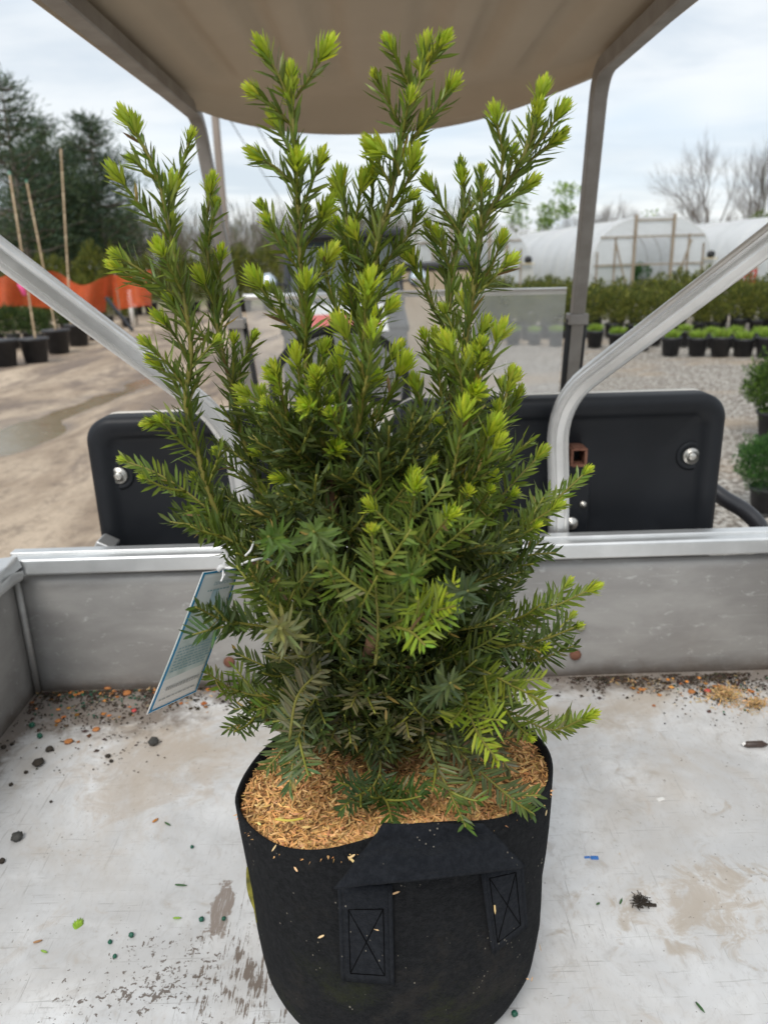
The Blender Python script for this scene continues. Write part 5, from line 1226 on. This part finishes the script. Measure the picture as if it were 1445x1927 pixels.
# ================================================================ UTILITY POLE AND WIRES
a_, b_ = at(402, 180, Y=27), at(434, 560, Y=27); t_ = thing('utility_pole', V((b_.x, 27, -.04)), 'tall grey wooden utility pole with a red band', 'pole')
tp0 = a_ + (a_ - b_).normalized() * 2.5
q = MB(); q.tube([V((b_.x + .05, 27, -.04)), b_, a_, tp0], [.16, .15, .12, .11], 12); q.build('shaft', pole_m, t_, smooth=True)
m0, m1 = at(430, 505, Y=27), at(433, 540, Y=27); q = MB(); q.tube([m0, m1], .175, 12); q.build('red_band', redm, t_, smooth=True)
q = MB(); ca = a_ + (a_ - b_).normalized() * 1.6; q.box(ca, (2.2, .12, .14)); q.build('crossarm', pole_m, t_)
for k, dx in enumerate((-.9, 0, .9)):
    e = at(600 + 25 * k, 452, Y=150); s0 = ca + V((dx, 0, .1)); q = MB()
    q.tube([s0 + (e - s0) * t + V((0, 0, -6 * t * (1 - t))) for t in [i / 16 for i in range(17)]], .022, 5); o = q.build('power_line', wire_m); tagp(o, 'thin power line running from the utility pole into the distance', 'wire', 'power lines')

# ================================================================ TREES
HB = {}
def bare_tree(seed, h, spread=.55, levels=5, twig_fuzz=260):
    random.seed(seed); q = MB()
    def grow(p, d, L, r, lv):
        n = 3; pts = [p]; dd = d
        for k in range(n):
            dd = (dd + V((random.gauss(0, .09), random.gauss(0, .09), .04))).normalized(); pts.append(pts[-1] + dd * L / n)
        q.tube(pts, [r * (1 - .45 * k / n) for k in range(n + 1)], 5 if lv < 2 else 3, cap=False)
        if lv >= levels: return
        m = 5 if lv == 0 else random.choice((2, 3, 3))
        for k in range(m):
            f = random.uniform(.35, 1.0) if lv == 0 else random.uniform(.4, 1); i = min(n - 1, int(f * n)); bp = pts[i] + (pts[i + 1] - pts[i]) * (f * n - i)
            a = random.uniform(0, 6.28); s_, u = frame(dd); sp = random.uniform(.3, spread); nd = (dd * math.cos(sp) + (s_ * math.cos(a) + u * math.sin(a)) * math.sin(sp)).normalized()
            grow(bp, nd, L * random.uniform(.55, .8), r * .5, lv + 1)
        grow(pts[-1], dd, L * .72, r * .55, lv + 1)
    grow(V((0, 0, -.1)), V((0, 0, 1)), h * .26, h * .010, 0)
    HB[seed] = max(v[2] for v in q.v); r_ = thing('bare_tree', (0, 0, 0), 'x', 'tree'); r_['hb'] = HB[seed]; q.build('trunk', bark_m, r_, smooth=True)
    return r_
bt = [bare_tree(3, 10, .62, 6), bare_tree(9, 10, .5, 6), bare_tree(21, 10, .55, 6)]
def plant_tree(src, loc, s_, label, group=None, rz=None, sx_=1):
    s_ *= 10.4 / src['hb']; o = copy_tree(src); del o['hb']; o.location = loc; o.scale = (s_ * sx_, s_ * sx_, s_); o.rotation_euler.z = random.uniform(0, 6.28) if rz is None else rz; tagp(o, label, 'tree', group); return o
random.seed(31)
def dist_h(px, top_py, Y): p = at(px, top_py, Y=Y); return p.x, p.z + .04
x, h = dist_h(1362, 232, 62); plant_tree(bt[0], (x, 62, -.04), h / 10.4, 'largest bare tree with rounded crown above the plastic tunnel', rz=1.0)
x, h = dist_h(1452, 238, 66); plant_tree(bt[1], (x, 66, -.04), h / 10.4, 'tall narrow bare tree next to the largest bare tree', rz=2.0)
for px, py in ((1300, 375), (1325, 365), (1390, 380), (1170, 352), (1195, 372), (1150, 375), (1130, 390), (1420, 330), (1090, 385), (900, 392), (940, 400)):
    x, h = dist_h(px, py, 70); plant_tree(bt[random.randrange(3)], (x + random.gauss(0, .5), 70 + random.gauss(0, 3), -.04), h / 10.4, 'smaller grey bare tree in the line behind the plastic tunnels', 'bare trees behind the tunnels')
for k in range(80):
    px = random.uniform(-60, 760) if k < 60 else random.uniform(-900, -60); Y = random.uniform(42, 62); py = random.uniform(388, 432) if px > 230 else random.uniform(330, 420)
    x, h = dist_h(px, py, Y); plant_tree(bt[random.randrange(3)], (x, Y, -.04), h / 10.4, 'slender grey bare tree in the wood beyond the hedge', 'bare wood beyond the hedge', sx_=1.1)
def leafy(seed, h, cols, rx, N, L, zc, label, loc):
    random.seed(seed); o = copy_tree(bt[seed % 3]); del o['hb']; o.scale = (h / 10.4 * .9,) * 3; o.location = loc; tagp(o, label, 'tree', None); o.name = 'leafing_tree'
    sh = []
    for k in range(9):
        a = random.random() * 6.28; sh.append((math.cos(a) * rx * .55 * random.random(), math.sin(a) * rx * .55 * random.random(), zc + random.uniform(-.25, .25) * h * .6, rx * random.uniform(.3, .5)))
    def f():
        c = random.choice(sh); d = V(rdirs(1)[0]) * random.random() ** .4; return (c[0] + d.x * c[3], c[1] + d.y * c[3], c[2] + d.z * c[3] * .8), tuple(d)
    s_ = h / 10.4 * .9; me = col_mesh('crown', *cloud_leaves(N, f, L, L * .6, cols)); me.transform(Matrix.Diagonal((1 / s_, 1 / s_, 1 / s_, 1))); link('crown', me, leaf_m, o, 'stuff')
for px, py, Y, sd, lb in ((1062, 345, 64, 5, 'tallest of the young pale green trees behind the plastic tunnels'), (1030, 372, 66, 7, 'shorter pale green young tree behind the plastic tunnel'), (975, 362, 70, 10, 'pale green young tree at the open end of the tunnel row'), (1215, 405, 68, 12, 'faint green tree just above the open hoop house')):
    x, h = dist_h(px, py, Y); leafy(sd, h, [(.20, .30, .07), (.15, .24, .06), (.26, .34, .10)], 1.7, 420, .28, h * .78, lb, (x, Y, -.04))
x, h = dist_h(1430, 395, 50); leafy(15, h, [(.13, .16, .05), (.10, .13, .04)], 1.4, 900, .2, h * .7, 'olive bushy tree above the right tunnel', (x, 50, -.04))
def conifer(seed, h, r, label, loc, dens=1.0, bare=.2):
    random.seed(seed); t_ = thing('pine_tree', (0, 0, 0), label, 'tree', None); q = MB(); q.tube([(0, 0, -.1), (0, 0, h * .5), (0, 0, h * .97)], [h * .017, h * .010, .02], 8)
    P, D, NL = [], [], []; z = h * bare
    while z < h * .97:
        f = (z - h * bare) / (h * (1 - bare)); R = r * (1 - f) ** .75 * random.uniform(.65, 1.12) + .25
        for k in range(random.randint(4, 6)):
            a = random.random() * 6.28; L = R * random.uniform(.55, 1.1); d = V((math.cos(a), math.sin(a), random.uniform(.05, .45))); e = V((0, 0, z)) + d * L
            q.tube([(0, 0, z), tuple(V((0, 0, z)) + d * L * .5 + V((0, 0, -.05 * L))), tuple(e)], [.05, .035, .012], 4, cap=False)
            for j in range(int(110 * dens * (L / 2.2))):
                t = random.uniform(.25, 1.05); sp = .12 + .22 * L * (1 - abs(t - .65)); p = V((0, 0, z)) + d * L * t + V((random.gauss(0, sp), random.gauss(0, sp), random.gauss(.05, sp * .55)))
                P.append(tuple(p)); D.append(tuple(d + V((random.gauss(0, .6), random.gauss(0, .6), random.gauss(.35, .5)))))
        z += h * random.uniform(.03, .05)
    q.build('trunk', bark_m, t_, smooth=True); N = len(P)
    c_ = np.array([[(.060, .098, .066), (.046, .080, .055), (.085, .12, .07), (.10, .13, .07)][k] for k in rng.integers(0, 4, N)]) * (1 + rng.normal(0, .2, (N, 1)))
    me = col_mesh('crown', *rhombs(P, D, rdirs(N), rng.uniform(.22, .5, N), rng.uniform(.03, .055, N), np.clip(c_, .004, 1)), smooth=False); link('crown', me, leaf_m, t_, 'stuff'); t_.location = loc; return N
for px, py, Y, r, sd, lb, dn in ((-5, 120, 34, 2.6, 1, 'tallest pine with open feathery crown at the wood edge', 1.2), (82, 228, 37, 2.0, 2, 'dark pine between the tallest pine and the staked pots', 1.5), (165, 214, 36, 1.9, 3, 'dark dense pine at the open end of the pine group', 1.6), (40, 260, 40, 2.0, 4, 'dark pine filling the gap behind the tallest pine', 1.3), (125, 255, 41, 1.7, 6, 'slim dark pine half hidden between two others', 1.3)):
    x, h = dist_h(px, py, Y); conifer(sd, h, r, lb, (x, Y, -.04), dn, .24)
for px, py, Y, sd, lb in ((675, 405, 60, 13, 'distant evergreen above the roof of the dark vehicle'), (215, 425, 52, 14, 'distant low evergreen among bare trees past the pine group')):
    x, h = dist_h(px, py, Y); conifer(sd, h, 1.6, lb, (x, Y, -.04), .6, .1)
for r_ in bt:
    for c_ in list(r_.children): bpy.data.objects.remove(c_)
    bpy.data.objects.remove(r_)
# brown brush at the foot of the wood
def brush_shape():
    px = random.uniform(-600, 900); Y = random.uniform(36, 58); p = at(px, 480, Y=Y); return (p.x, Y, random.random() ** 1.3 * 3.6), (random.gauss(0, .3), random.gauss(0, .3), 1)
me = col_mesh('undergrowth', *cloud_leaves(26000, brush_shape, .8, .03, [(.13, .11, .09), (.17, .145, .115), (.10, .085, .07), (.13, .135, .075)], .8), smooth=False); o = link('undergrowth', me, bark_m, None, 'stuff'); o.data.materials.clear(); o.data.materials.append(leaf_m)
o['label'] = 'tangle of grey-brown brush at the foot of the wood'; o['category'] = 'brush'
def brush2():
    x = random.uniform(2, 50); Y = random.uniform(64, 74); return (x, Y, random.random() ** 1.4 * 2.8), (random.gauss(0, .3), random.gauss(0, .3), 1)
me = col_mesh('undergrowth', *cloud_leaves(5000, brush2, .8, .035, [(.17, .15, .13), (.2, .18, .14), (.17, .19, .08)], .8), smooth=False); o = link('undergrowth', me, leaf_m, None, 'stuff'); o['label'] = 'low brown scrub behind the plastic tunnels'; o['category'] = 'scrub'
